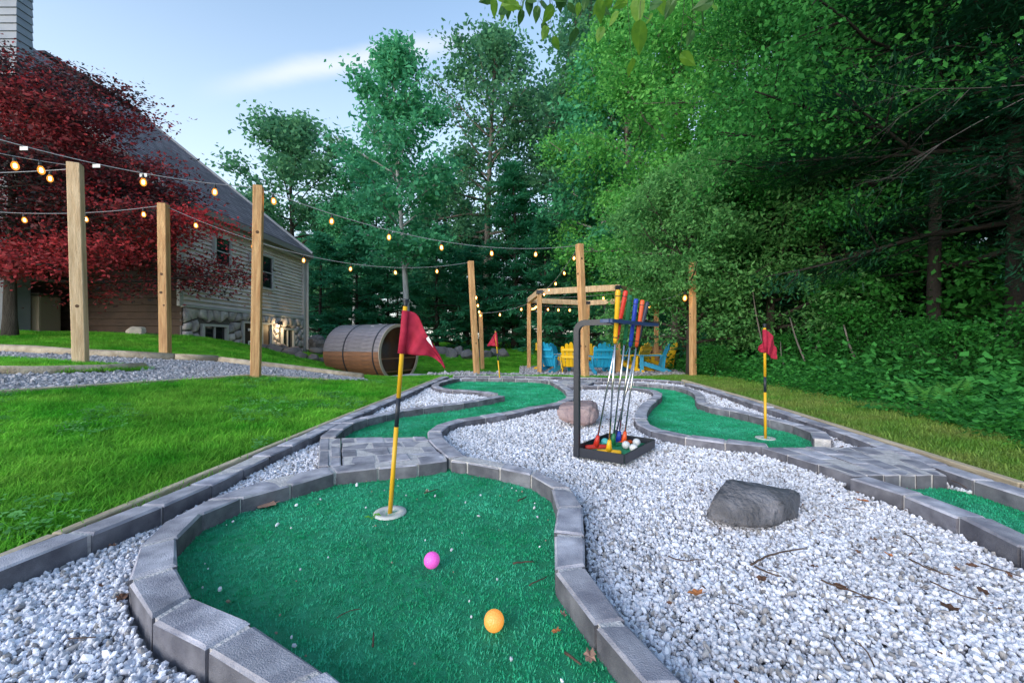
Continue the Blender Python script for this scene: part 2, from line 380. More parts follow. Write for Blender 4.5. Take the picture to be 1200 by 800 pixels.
for i, p in enumerate((POLY1, POLY2, POLY3, POLY4)): flat('putting_green', p, 0.0, M['turf'])

# pavers
def block(name, quad, ztop, h, m, parent, gap=.0055, ch=.006, tilt=True):
    c = sum((Vector((q[0], q[1], 0)) for q in quad), Vector())/4; q = [Vector((p[0], p[1], 0))-c for p in quad]
    def inset(q, g):
        out = []
        for i in range(4):
            a, b, d = q[i-1], q[i], q[(i+1) % 4]; e1 = (a-b).normalized(); e2 = (d-b).normalized()
            out.append(b+(e1+e2)*g)
        return out
    b0 = inset(q, gap); t1 = inset(q, gap+ch); o = []
    tl = (RNG.normal(0, .0018), RNG.normal(0, .0018), RNG.normal(0, .0016)) if tilt else (0, 0, 0)
    fz = lambda p, z: z+tl[2]+(tl[0]*p.x+tl[1]*p.y)*8
    v = [(p.x, p.y, ztop-h) for p in b0]+[(p.x, p.y, fz(p, ztop-ch)) for p in b0]+[(p.x, p.y, fz(p, ztop)) for p in t1]
    jj = lambda p: tuple(np.array(p)+RNG.normal(0, .0011, 3)); v = v[:4]+[jj(x) for x in v[4:]]
    f = [(0,1,5,4),(1,2,6,5),(2,3,7,6),(3,0,4,7),(4,5,9,8),(5,6,10,9),(6,7,11,10),(7,4,8,11),(8,9,10,11)]
    a = (q[1]-q[0]).cross(q[2]-q[0]).z
    if a < 0: f = [tuple(reversed(x)) for x in f]
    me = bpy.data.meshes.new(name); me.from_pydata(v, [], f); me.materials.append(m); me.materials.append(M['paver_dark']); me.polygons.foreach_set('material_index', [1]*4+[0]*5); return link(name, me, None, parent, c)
def strip(name, nodes, wd, z0, z1, m, parent):
    """continuous mortar bed under a row"""
    b = MB(); n = len(nodes)
    for i, p in enumerate(nodes):
        t = (nodes[min(i+1, n-1)]-nodes[max(i-1, 0)]); t.z = 0; t.normalize(); s = Vector((-t.y, t.x, 0))*wd/2
        b.v += [tuple(Vector((p.x, p.y, z))+q) for z, q in ((z0, s), (z1, s), (z1, -s), (z0, -s))]
    for i in range(n-1):
        for k in range(3): b.f.append((4*i+k, 4*i+4+k, 4*i+5+k, 4*i+1+k))
    b.f += [(0, 1, 2, 3), (4*n-1, 4*n-2, 4*n-3, 4*n-4)]; b.mi = [0]*len(b.f)
    me = b.mesh(name); bm = bmesh.new(); bm.from_mesh(me); bmesh.ops.recalc_face_normals(bm, faces=bm.faces[:]); bm.to_mesh(me); bm.free()
    return link(name, me, m, parent)
KERBS = []
def kerb(path, label, wd=.10, step=.2, pairs=None, ztop=KT):
    t = empty('paver_kerb', (0, 0, 0), 0, label, 'kerb', 'paver kerbs of the golf course')
    if pairs: ins, outs = pairs; nodes = [(a+b)/2 for a, b in zip(ins, outs)]
    else:
        nodes = spline(path, step); ins, outs = [], []
        for i, p in enumerate(nodes):
            a = nodes[max(i-1, 0)]; b = nodes[min(i+1, len(nodes)-1)]; tn = b-a; tn.z = 0; tn.normalize()
            s = Vector((-tn.y, tn.x, 0))*wd/2; ins.append(p+s); outs.append(p-s)
    t.location = (nodes[0].x, nodes[0].y, 0); ofs = Vector((nodes[0].x, nodes[0].y, 0))
    for a, b, c, d in zip(ins[:-1], ins[1:], outs[1:], outs[:-1]):
        block('paver', [a-ofs, b-ofs, c-ofs, d-ofs], ztop, ztop+.03, M['paver'], t)
    b = MB()
    for i, o in zip(ins, outs):
        w1 = o-i; g_ = w1.normalized()*.013; i2 = i+g_-ofs; o2 = o-g_-ofs
        b.v += [(q.x, q.y, z) for q, z in ((i2, -.03), (i2, ztop-.0025), (o2, ztop-.0025), (o2, -.03))]
    n_ = len(ins)
    for i in range(n_-1):
        for k in range(3): b.f.append((4*i+k, 4*i+4+k, 4*i+5+k, 4*i+1+k))
    b.f += [(0, 1, 2, 3), (4*n_-1, 4*n_-2, 4*n_-3, 4*n_-4)]; b.mi = [0]*len(b.f); me = b.mesh('mortar')
    bm = bmesh.new(); bm.from_mesh(me); bmesh.ops.recalc_face_normals(bm, faces=bm.faces[:]); bm.to_mesh(me); bm.free(); link('mortar', me, M['mortar'], t)
    KERBS.append(nodes); return t
kerb(None, 'chunky kerb curving round the left side and back of the nearest green', pairs=(top(G1_in), top(G1_out)))
kerb(None, 'chunky kerb running down the right side of the nearest green', pairs=(top(G1r_in), top(G1r_out)))
kerb(OUT_L, 'long straight outer kerb between lawn and white gravel')
kerb(OUT_B, 'straight outer kerb along the far end of the golf course')
kerb(OUT_R, 'long outer kerb along the timber edging under the trees')
kerb(C1, 'left kerb of the S-shaped green, ending at its gravel point')
kerb(C2, 'kerb behind the gravel point that juts into the S-shaped green')
kerb(C3, 'kerb at the far end of the S-shaped green behind its flag')
kerb(C4, 'wavy right kerb of the S-shaped green beside the purple boulder')
kerb(F1, 'scalloped kerb on the gravel side of the green by the woods')
kerb(F2, 'kerb on the tree side of the green by the woods')
kerb(I1, 'kerb beside the narrow green at the right edge of the picture')
def lerp2(q, s, t): return (q[0]*(1-s)+q[1]*s)*(1-t)+(q[3]*(1-s)+q[2]*s)*t
def paving(quad, rows, per, label, along='x', edges=True):
    t = empty('paver_step', (quad[0].x, quad[0].y, 0), 0, label, 'paved step', 'paved steps between greens'); of = Vector((quad[0].x, quad[0].y, 0))
    q = [Vector((p.x, p.y, 0))-of for p in quad]
    for r in range(rows):
        cuts = [0.0]+[(k+(.5 if r % 2 else 0.0))/per for k in range(0 if r % 2 else 1, per)]+[1.0]
        for a, b in zip(cuts[:-1], cuts[1:]):
            if along == 'x': qq = [lerp2(q, a, r/rows), lerp2(q, b, r/rows), lerp2(q, b, (r+1)/rows), lerp2(q, a, (r+1)/rows)]
            else: qq = [lerp2(q, r/rows, a), lerp2(q, (r+1)/rows, a), lerp2(q, (r+1)/rows, b), lerp2(q, r/rows, b)]
            block('paver', qq, KT-.002, KT+.02, M['paver'], t, gap=.005, ch=.003)
    me = bpy.data.meshes.new('mortar'); c = [p*1 for p in q]; cen = sum(c, Vector())/4; c = [cen+(p-cen)*.955 for p in c]
    me.from_pydata([(p.x, p.y, z) for z in (-.02, KT-.003) for p in c], [], [(3,2,1,0),(4,5,6,7),(0,1,5,4),(1,2,6,5),(2,3,7,6),(3,0,4,7)])
    link('mortar', me, M['mortar'], t); return t
paving(PLAT, 4, 3, 'paved step between the nearest green and the S-shaped green')
colq = [onz(x, y, KT) for x, y in [(372,546),(400.2,545),(399.2,512.3),(374.5,513)]]
paving(colq, 2, 2, 'narrow column of pavers left of the central paved step', 'y')
paving(PLAT_R, 6, 3, 'paved step between the woodland green and the narrow right green', 'y')
SLAB = [onz(x, y, KT) for x, y in [(650,450.2),(690,450.6),(700,444.6),(655,444.0)]]
paving(SLAB, 3, 3, 'flat paved patch behind the purple boulder at the far kerb')

# timber edging boards
def board_run(nodes, label, wd=.035, z0=-.04, z1=.05, name='timber_edging', seg=2.0, m='timber'):
    t = empty(name, (nodes[0].x, nodes[0].y, 0), 0, label, 'timber edging'); of = Vector((nodes[0].x, nodes[0].y, 0))
    nd = spline(nodes, seg)
    for a, b in zip(nd[:-1], nd[1:]):
        mb = MB(); a2 = a-of; b2 = b-of; d = (b2-a2).normalized()*.003
        za, zb = (tz(a.x, a.y), tz(b.x, b.y)) if z1 is None else (0, 0)
        zt = (lambda z: z+.045) if z1 is None else (lambda z: z1); zl = (lambda z: z-.06) if z1 is None else (lambda z: z0)
        mb.beam(Vector((a2.x, a2.y, (zt(za)+zl(za))/2))+d, Vector((b2.x, b2.y, (zt(zb)+zl(zb))/2))-d, wd, zt(za)-zl(za))
        bevel(mb.build('board', M[m], t), .004, 1)
    return t
board_run(TIMB_R, 'pale timber edging between outer kerb and mown grass under the trees', .04, -.06, .052)
board_run([p+Vector((-.070, 0, 0)) for p in OUT_L], 'pale timber edging between lawn and the long outer kerb', .034, -.06, .060)

# ------------------------------------------------------------------ white gravel and turf fibres
def chip_src(i, m, elong=1.4):
    bm = bmesh.new(); bmesh.ops.create_icosphere(bm, subdivisions=1, radius=1)
    rr = random.Random(i)
    for v in bm.verts: v.co *= rr.uniform(.72, 1.12); v.co.x *= elong; v.co.z *= .8
    me = bpy.data.meshes.new('chip'); bm.to_mesh(me); bm.free(); return src('chip', me, m)
def in_view(P, mx=.30, d0=.3):
    return (P[:, 1] > d0) & (np.abs(P[:, 0]/np.maximum(P[:, 1], .1)) < 600/FOC*(1+mx)+.35/np.maximum(P[:, 1], .3))
def rand_pts(x0, x1, y0, y1, n): return np.c_[RNG.uniform(x0, x1, n), RNG.uniform(y0, y1, n)]
def gravel():
    out = []
    for (y0, y1, dens, sc) in ((.3, 1.0, 33000, .0048), (1.0, 2.0, 31000, .0048), (2.0, 3.4, 20000, .0060), (3.4, 6.8, 10500, .0084)):
        P = rand_pts(-1.5, 3.2, y0, y1, int(dens*4.7*(y1-y0)))
        P = P[inpoly(P, COURSE)]; P = P[in_view(P)]
        for pl in (POLY1, POLY2, POLY3, POLY4, PLAT, PLAT_R, colq, SLAB): P = P[~inpoly(P, pl)]
        for k in KERBS: P = P[dpoly(P, k) > .052]
        s = sc*np.clip(RNG.lognormal(0, .34, len(P)), .4, 1.75); out.append(np.c_[P, RNG.uniform(-.002, .014, len(P))+.0*s, s])
    A = np.concatenate(out); n = len(A)
    # drifts: the gravel is heaped a little
    A[:, 2] += .008*np.sin(A[:, 0]*5+1)*np.sin(A[:, 1]*4)
    o = scatter('white_gravel', A[:, :3], RNG.uniform(0, 6.28, (n, 3)), A[:, 3], [chip_src(i, M['chip'] if i < 8 else M['dull_chip'], (1.4, 1.1, 1.7)[i % 3]) for i in range(9)])
    return tag(o, 'loose white marble gravel filling the golf course between kerbs', 'gravel', kind='stuff')
gravel()
def blade_src(i, n, spread, hmin, hmax, wd, lean, m, name='tuft'):
    rr = np.random.default_rng(i); V = []; F = []
    for k in range(n):
        x, y = rr.normal(0, spread, 2); a = rr.uniform(0, 6.28); h = rr.uniform(hmin, hmax); l = rr.uniform(.1, 1)*lean*h; w_ = wd*rr.uniform(.7, 1.3)
        px, py = math.cos(a), math.sin(a); sx_, sy_ = -py*w_/2, px*w_/2; b = len(V)
        for t, ww in ((0, 1), (.55, .8), (1, .12)):
            cx, cy = x+px*l*t*t, y+py*l*t*t; z = h*t*(1-.18*t*lean)
            V += [(cx-sx_*ww, cy-sy_*ww, z), (cx+sx_*ww, cy+sy_*ww, z)]
        F += [(b, b+1, b+3, b+2), (b+2, b+3, b+5, b+4)]
    return src(name, np_mesh(name, V, F), m)
def turf():
    for poly, nm, lab, bands in ((POLY1, 0, 'short green pile of the nearest artificial green', ((0, 1.2, 7000, 1), (1.2, 2.2, 5500, 1.1))),
                            (POLY2, 1, 'short green pile of the S-shaped artificial green', ((2, 3.5, 4000, 1.4), (3.5, 7, 1800, 2.0))),
                            (POLY3, 2, 'short green pile of the artificial green by the woods', ((2, 4, 4000, 1.4), (4, 7, 1800, 2.0))),
                            (POLY4, 3, 'short green pile of the narrow green at right', ((0, 2, 7000, 1.1),))):
        xs = [p[0] for p in poly]; out = []
        for y0, y1, dens, s in bands:
            P = rand_pts(min(xs), max(xs), y0, y1, int(dens*(max(xs)-min(xs))*(y1-y0))); P = P[inpoly(P, poly)]; P = P[in_view(P)]
            out.append(np.c_[P, np.zeros(len(P)), np.full(len(P), s)*RNG.uniform(.8, 1.25, len(P))])
        A = np.concatenate(out); n = len(A); rot = np.c_[RNG.normal(0, .12, (n, 2)), RNG.uniform(0, 6.28, n)]
        tag(scatter('turf_pile', A[:, :3], rot, A[:, 3], [blade_src(50+i+nm*7, 9, .006, .004, .0075, .0018, 1.0, M['fibre']) for i in range(4)]), lab, 'turf', kind='stuff')
turf()

# ------------------------------------------------------------------ grey gravel paths and the patio
def px_poly(pts): return [onT(x, y) for x, y in pts]
PATH = px_poly([(-60,411),(0,413.5),(100,419),(190,423),(255,425.5),(300,431),(360,437),(425,444),(432,448),(380,447),(300,443),(150,452),(0,464),(-90,471)])
ISLE = px_poly([(-60,423),(0,424.5),(60,427.5),(100,430),(140,432.5),(176,436),(150,439),(80,441),(0,441.5),(-60,442)])
PATIO = [Vector((-1.9, 8.6, 0)), Vector((-.9, 7.6, 0)), Vector((.25, 7.9, 0)), Vector((.35, 10.4, 0)), Vector((1.0, 10.6, 0)), Vector((4.6, 9.3, 0)), Vector((5.4, 12.5, 0)), Vector((4.7, 14.4, 0)), Vector((2.4, 15.0, 0)), Vector((.3, 14.2, 0)), Vector((.2, 11.0, 0)), Vector((-1.9, 9.9, 0))]
def drape(name, poly, dz, m, step=.25, holes=()):
    xs = [p[0] for p in poly]; ys = [p[1] for p in poly]
    gx = np.arange(min(xs)-step, max(xs)+step, step); gy = np.arange(min(ys)-step, max(ys)+step, step)
    bm = bmesh.new(); me = bpy.data.meshes.new(name)
    f = bm.faces.new([bm.verts.new((p[0], p[1], 0)) for p in poly])
    for x in gx: bmesh.ops.bisect_plane(bm, geom=bm.verts[:]+bm.edges[:]+bm.faces[:], plane_co=(x, 0, 0), plane_no=(1, 0, 0))
    for y in gy: bmesh.ops.bisect_plane(bm, geom=bm.verts[:]+bm.edges[:]+bm.faces[:], plane_co=(0, y, 0), plane_no=(0, 1, 0))
    for v in bm.verts: v.co.z = tz(v.co.x, v.co.y)+dz
    for f in bm.faces:
        f.normal_update()
        if f.normal.z < 0: f.normal_flip()
    bm.to_mesh(me); bm.free(); me.shade_smooth(); return tag(link(name, me, m), kind='structure')
drape('gravel_path', PATH, .02, mat('path_gravel', (.20, .20, .22), (.08, .08, .09), 45, .95, .9, 90))
drape('grass_island', ISLE, .045, mat('island_soil', (.04, .10, .015), (.07, .13, .02), 3, .95, .7, 60))
drape('patio', PATIO, .02, mat('patio_mulch', (.16, .15, .155), (.07, .06, .06), 25, .95, .9, 70))
def grey_gravel():
    xs = [p[0] for p in PATH]; ys = [p[1] for p in PATH]; P = rand_pts(min(xs), max(xs), min(ys), max(ys), 130000)
    P = P[inpoly(P, PATH)]; P = P[~inpoly(P, ISLE)]; P = P[in_view(P)][:22000]; n = len(P)
    z = terr(P[:, 0], P[:, 1])+.022
    o = scatter('grey_gravel', np.c_[P, z], RNG.uniform(0, 6.28, (n, 3)), .0135*RNG.lognormal(0, .3, n), [chip_src(20+i, M['grey_chip']) for i in range(4)])
    tag(o, 'loose grey gravel on the side path along the logs', 'gravel', kind='stuff')
    xs = [p[0] for p in PATIO]; ys = [p[1] for p in PATIO]; P = rand_pts(min(xs), max(xs), min(ys), max(ys), 12000); P = P[inpoly(P, PATIO)]; n = len(P)
    o = scatter('patio_gravel', np.c_[P, terr(P[:, 0], P[:, 1])+.022], RNG.uniform(0, 6.28, (n, 3)), .03*RNG.lognormal(0, .3, n), [chip_src(30+i, M['grey_chip']) for i in range(3)])
    tag(o, 'dark grey gravel under the pergola and chairs', 'gravel', kind='stuff')
grey_gravel()
def log_run(pts, label, r=.055, m='log', seg=2.4):
    P = [onT(x, y) for x, y in pts]; nd = spline(P, .5); o0 = nd[0]
    t = empty('edging_log', o0, 0, label, 'edging log', 'round logs edging the grey gravel path'); k = 0; n = max(2, round(seg/.5))
    while k < len(nd)-1:
        part = nd[k:k+n+1]; mb = MB(); mb.tube([Vector((p.x, p.y, tz(p.x, p.y)+r*.6))-o0 for p in part], [r*random.uniform(.9, 1.08) for _ in part], 8); mb.build('log', M[m], t, True); k += n
    return t
log_run([(-60,411),(0,413.5),(100,419),(190,423),(255,425.5)], 'upper landscape log between the bank and the grey gravel', .075)
log_run([(257,425.7),(300,431),(360,437),(425,445)], 'landscape log running past the tall post towards the barrel', .07)
log_run([(-60,442.5),(0,441.5),(80,440.5),(168,435.5)], 'middle landscape log along the grass island with a post', .065)
log_run([(-60,425),(0,426),(60,428.5),(84,430)], 'short upper log at the back of the grass island', .035)
board_run(px_poly([(-90,471),(0,464),(150,452),(292,443)]), 'flat pale timber board along the lawn side of the path', .09, None, None, m='timber')
board_run(px_poly([(303,443),(345,445),(385,447.5)]), 'short timber board past the tall post towards the golf course', .06, None, None)
board_run([Vector((-1.9, 9.95, 0)), Vector((.2, 11.05, 0))], 'timber board along the lawn side of the patio path', .08, None, None)
board_run([Vector((-.75, 7.95, 0)), Vector((-.78, 8.6, 0))], 'short timber board crossing the patio path by a post', .08, None, None)
board_run([Vector((.3, 8.0, 0)), Vector((.3, 10.3, 0))], 'timber board at the grass corner before the pergola', .08, None, None)
board_run([Vector((4.7, 9.2, 0)), Vector((5.45, 12.5, 0)), Vector((4.8, 14.5, 0))], 'timber board along the woods side of the patio', .08, None, None)

# ------------------------------------------------------------------ lawns
TR = np.array([(p.x, p.y) for p in TIMB_R])
def right_of(P):      # metres right of the timber edging
    o = np.argsort(TR[:, 1]); return P[:, 0]-np.interp(P[:, 1], TR[o, 1], TR[o, 0])
def left_of(P):
    q = np.array([(p.x, p.y) for p in OUT_L]); return np.interp(P[:, 1], q[:, 1], q[:, 0])-.108-P[:, 0]
HOUSE_X, HOUSE_Y0, HOUSE_Y1 = -6.9, 8.4, 13.25
def lawn():
    out = []; iso = []
    for (y0, y1, x0, x1, dens, s) in ((.4, 2, -4.5, -1, 1500, 1.0), (2, 3.6, -6, -1, 1000, 1.1), (3.6, 6.8, -9.5, -.8, 520, 1.25), (6.8, 10, -12, 4.5, 380, 1.2), (10, 16, -6.6, 6, 190, 1.5), (16, 30, -12, 9, 45, 2.6)):
        P = rand_pts(x0, x1, y0, y1, int(dens*(x1-x0)*(y1-y0))); P = P[in_view(P)]
        keep = ~inpoly(P, COURSE) & ~(inpoly(P, PATH) & ~inpoly(P, ISLE)) & ~inpoly(P, PATIO)
        keep &= ~((P[:, 0] < HOUSE_X+.1) & (P[:, 1] > 7.6) & (P[:, 1] < 16))
        keep &= ~((P[:, 1] < 6.8) & (left_of(P) < 0)) & ~((P[:, 1] >= 6.75) & (P[:, 1] < 10) & (right_of(P) > 1.2))
        P = P[keep]; out.append(np.c_[P, terr(P[:, 0], P[:, 1])-.004+.04*inpoly(P, ISLE), s*RNG.uniform(.75, 1.3, len(P))])
    A = np.concatenate(out); n = len(A); rot = np.c_[RNG.normal(0, .1, (n, 2)), RNG.uniform(0, 6.28, n)]
    o = scatter('lawn_grass', A[:, :3], rot, A[:, 3], [blade_src(100+i, 32, .024, .018, .046, .0034, 1.1, M['grass']) for i in range(5)])
    tag(o, 'bright mown lawn grass beside the golf course', 'grass', kind='stuff')
    Q = rand_pts(-5, -1.2, .7, 6, 9000); Q = Q[in_view(Q)]; Q = Q[(left_of(Q) > .02) & ~inpoly(Q, PATH)]; nzq = np.sin(Q[:, 0]*3.1+1)*np.sin(Q[:, 1]*2.3)+.6*np.sin(Q[:, 0]*7+Q[:, 1]*5); Q = Q[(nzq > .35) & (RNG.random(len(Q)) < .35)]; n = len(Q)
    rr = np.random.default_rng(3); cl = []
    for i in range(3):
        V = []; F = []
        for k in range(16):
            x, y = rr.normal(0, .022, 2); a = rr.uniform(0, 6.28); s_ = rr.uniform(.006, .011); h = rr.uniform(.02, .042); b = len(V)
            V += [(x+math.cos(a+q)*s_, y+math.sin(a+q)*s_, h+.3*s_*math.sin(q*2+a)) for q in (0, 1.57, 3.14, 4.71)]; F.append((b, b+1, b+2, b+3))
        cl.append(src('clover', np_mesh('clover', V, F), M['clover']))
    tag(scatter('lawn_clover', np.c_[Q, terr(Q[:, 0], Q[:, 1])], np.c_[RNG.normal(0, .15, (n, 2)), RNG.uniform(0, 6.28, n)], RNG.uniform(.8, 1.3, n), cl), 'patches of clover and weeds growing in the near lawn', 'clover', kind='stuff')
    P = rand_pts(1.8, 5, .3, 9.5, 66000); P = P[in_view(P)]; r = right_of(P); P = P[(r > .03) & (r < .62+.075*P[:, 1]+RNG.normal(0, .12, len(P)))]
    P = P[RNG.random(len(P)) < np.clip(1.6/P[:, 1], .1, 1)]; n = len(P)
    o = scatter('dry_grass', np.c_[P, terr(P[:, 0], P[:, 1])], np.c_[RNG.normal(0, .15, (n, 2)), RNG.uniform(0, 6.28, n)], RNG.uniform(.7, 1.1, n)*(1+P[:, 1]*.08), [blade_src(120+i, 26, .028, .015, .045, .0034, 1.0, M['dry_grass']) for i in range(4)])
    tag(o, 'dull olive mown grass strip outside the timber edging under the trees', 'grass', kind='stuff')
lawn()
# ------------------------------------------------------------------ house
M['siding'] = mat('siding', (.66, .565, .56), (.72, .62, .61), 3, .65, .15, 30, stain=.10, sscale=1.5)
M['brown_siding'] = mat('brown_siding', (.045, .028, .02), (.07, .042, .03), 4, .8, .2, 30)
M['trim'] = mat('trim', (.50, .49, .50), (.44, .43, .44), 4, .6)
M['shingle'] = mat('shingle', (.16, .135, .15), (.24, .205, .225), 18, .9, .6, 40, stretch=(1, .5, 3))
_b = M['shingle'].node_tree; _p = _b.nodes['Principled BSDF']; _g = _b.nodes.new('ShaderNodeNewGeometry'); _s = _b.nodes.new('ShaderNodeSeparateXYZ'); _c = _b.nodes.new('ShaderNodeCombineXYZ'); _k = _b.nodes.new('ShaderNodeTexBrick')
_b.links.new(_g.outputs['Position'], _s.inputs[0]); _b.links.new(_s.outputs[1], _c.inputs[0]); _b.links.new(_s.outputs[2], _c.inputs[1]); _b.links.new(_c.outputs[0], _k.inputs[0])
_k.inputs['Scale'].default_value = 1; _k.inputs['Brick Width'].default_value = .30; _k.inputs['Row Height'].default_value = .115; _k.inputs['Mortar Size'].default_value = .012; _k.inputs['Color1'].default_value = (.13, .105, .12, 1); _k.inputs['Color2'].default_value = (.26, .215, .235, 1); _k.inputs['Mortar'].default_value = (.045, .038, .045, 1)
_b.links.new(_k.outputs['Color'], _p.inputs['Base Color'])
M['chim'] = mat('chimney_siding', (.21, .24, .30), (.27, .30, .36), 3, .7, .2, 30)
M['stone'] = mat('field_stone', (.55, .49, .50), (.30, .275, .29), 5, .85, .7, 25, rnd=.25)
M['stone_mortar'] = mat('stone_mortar', (.16, .15, .15), (.10, .095, .095), 14, .95, .5, 50)
M['glass'] = mat('dark_glass', (.012, .015, .02), rough=.05, spec=.8)
M['dark'] = mat('dark_void', (.012, .011, .010), rough=.9)
M['black'] = mat('black_metal', (.018, .022, .035), rough=.42)
M['wood'] = mat('post_wood', (.42, .21, .085), (.62, .38, .18), 7, .7, .5, 40, coords='obj', stretch=(6, 6, .6), rnd=.10, stain=.2, sscale=2)
M['wood_pale'] = mat('pale_post_wood', (.52, .35, .20), (.70, .52, .34), 7, .7, .5, 40, coords='obj', stretch=(6, 6, .6), stain=.2, sscale=2)
M['knot'] = mat('wood_knot', (.10, .05, .025), rough=.8)
M['wire'] = mat('string_wire', (.30, .31, .36), rough=.5)
M['socket'] = mat('bulb_socket', (.02, .02, .02), rough=.5)
M['bulb'] = bpy.data.materials.new('bulb_glow'); M['bulb'].use_nodes = True
_t = M['bulb'].node_tree; _t.nodes.remove(_t.nodes['Principled BSDF']); _e = _t.nodes.new('ShaderNodeEmission'); _e.inputs[0].default_value = (1, .34, .05, 1); _e.inputs[1].default_value = .5
_tr = _t.nodes.new('ShaderNodeBsdfTransparent'); _ms = _t.nodes.new('ShaderNodeMixShader'); _ms.inputs[0].default_value = .5
_t.links.new(_tr.outputs[0], _ms.inputs[1]); _t.links.new(_e.outputs[0], _ms.inputs[2]); _t.links.new(_ms.outputs[0], _t.nodes['Material Output'].inputs['Surface'])
M['filament'] = mat('bulb_filament', (1.0, .50, .12), emit=14)
M['tagw'] = mat('white_tag', (.75, .75, .78), rough=.6)

house = empty('house', (HOUSE_X, 8.4, .4), 0, 'grey sided house with steep shingle roof and fieldstone basement', 'house')
hl = Vector((HOUSE_X, 8.4, .4))
def hbox(name, lo, hi, m, parent=house):
    base = hl if parent is house else Vector(); lo = Vector(lo)-base; hi = Vector(hi)-base
    return MB().box((lo+hi)/2, hi-lo).build(name, m, parent)
hbox('wall', (-17, 8.42, -.5), (HOUSE_X-.03, 13.2, 3.5), M['brown_siding'])
# long side: lap boards
bmesh_board = MB()
bmesh_board.add([(0,0,0),(0,4.84,0),(.048,4.84,.006),(.048,0,.006),(.002,0,.106),(.002,4.84,.106)], [(0,1,2,3),(3,2,5,4),(0,3,4),(1,5,2),(0,4,5,1)])
me = bmesh_board.mesh('siding_board')
for k in range(21): link('siding_board', me, M['siding'], house, (-.03, 0, 1.40-.4+k*.1))
me2 = MB().add([(0,0,0),(-9.5,0,0),(-9.5,-.035,.004),(0,-.035,.004),(0,-.008,.16),(-9.5,-.008,.16)], [(0,1,2,3),(3,2,5,4),(0,3,4),(1,5,2),(0,4,5,1)]).mesh('siding_board')
for k in range(14): link('siding_board', me2, M['brown_siding'], house, (-.01, .02, .95-.4+k*.145))
hbox('corner_trim', (HOUSE_X-.05, 13.2, .1), (HOUSE_X+.05, 13.42, 3.46), M['trim'])
hbox('corner_trim', (HOUSE_X-.04, 8.30, 1.36), (HOUSE_X+.02, 8.40, 3.46), M['trim'])
hbox('ledge', (HOUSE_X-.02, 8.36, 1.345), (HOUSE_X+.06, 13.2, 1.395), M['trim'])
hbox('stone_backing', (HOUSE_X-.06, 8.40, -.5), (HOUSE_X-.028, 13.22, 1.345), M['stone_mortar'])
sm = MB().add([(0,0,0),(.05,0,0)]*0 or [(0,0,0)], [])
# downpipe at the far corner
MB().tube([Vector((HOUSE_X+.10, 13.34, z))-hl for z in (3.3, 2.0, .35)], .04, 8).build('downpipe', M['trim'], house)
# openings: y0, y1, z0, z1
OPEN = [('window', 9.28, 9.74, 2.43, 3.04), ('window', 10.95, 11.46, 2.12, 2.98), ('basement_window', 8.93, 9.62, .60, .96), ('basement_door', 10.26, 11.42, .15, 1.09), ('basement_window', 12.01, 12.57, .22, .97)]
for nm, y0, y1, z0, z1 in OPEN:
    f = empty(nm, Vector((HOUSE_X, (y0+y1)/2, z0))-hl); f.parent = house; o = Vector((0, -(y0+y1)/2, -z0)); t = .055
    fm = MB(); x = .035
    for a, b in (((y0-t, z0-t), (y0, z1+t)), ((y1, z0-t), (y1+t, z1+t)), ((y0, z1), (y1, z1+t)), ((y0, z0-t), (y1, z0))):
        fm.box((x, (a[0]+b[0])/2-(y0+y1)/2, (a[1]+b[1])/2-z0), (.07, b[0]-a[0], b[1]-a[1]))
    fr = fm.build('frame', M['trim'], f)
    if nm == 'basement_window':
        MB().box((.02, 0, (z1-z0)/2), (.04, .03, z1-z0)).build('mullion', M['trim'], f)
        for s in (-1, 1): MB().box((.004, s*(y1-y0)/4, (z1-z0)/2), (.01, (y1-y0)/2-.02, z1-z0)).build('pane', M['glass'], f)
    elif nm == 'basement_door':
        MB().box((-.012, 0, (z1-z0)/2), (.01, y1-y0, z1-z0)).build('opening', M['dark'], f)
        MB().box((.01, .36, (z1-z0)/2), (.03, .25, z1-z0)).build('door_leaf', mat('door_leaf', (.20, .12, .09), rough=.6), f)
        MB().box((.02, .21, (z1-z0)/2), (.03, .05, z1-z0)).build('door_jamb', M['trim'], f)
        lt = MB().box((.004, -.33, .34), (.01, .05, .30))
        for zz, ll in ((.21, .16), (.34, .12), (.47, .16)): lt.box((.004, -.305+ll/2, zz), (.0098, ll, .045))
        lt.build('e_shape', M['tagw'], f)  # white E-shaped figure in the dark opening
        MB().box((.004, -.3, .78), (.01, .12, .07)).build('notice', M['tagw'], f)
    else:
        MB().box((.026, 0, (z1-z0)/2), (.012, y1-y0, z1-z0)).build('pane', M['glass'], f)
        MB().box((.036, 0, (z1-z0)/2), (.014, y1-y0, .025)).build('mullion', M['trim'], f)
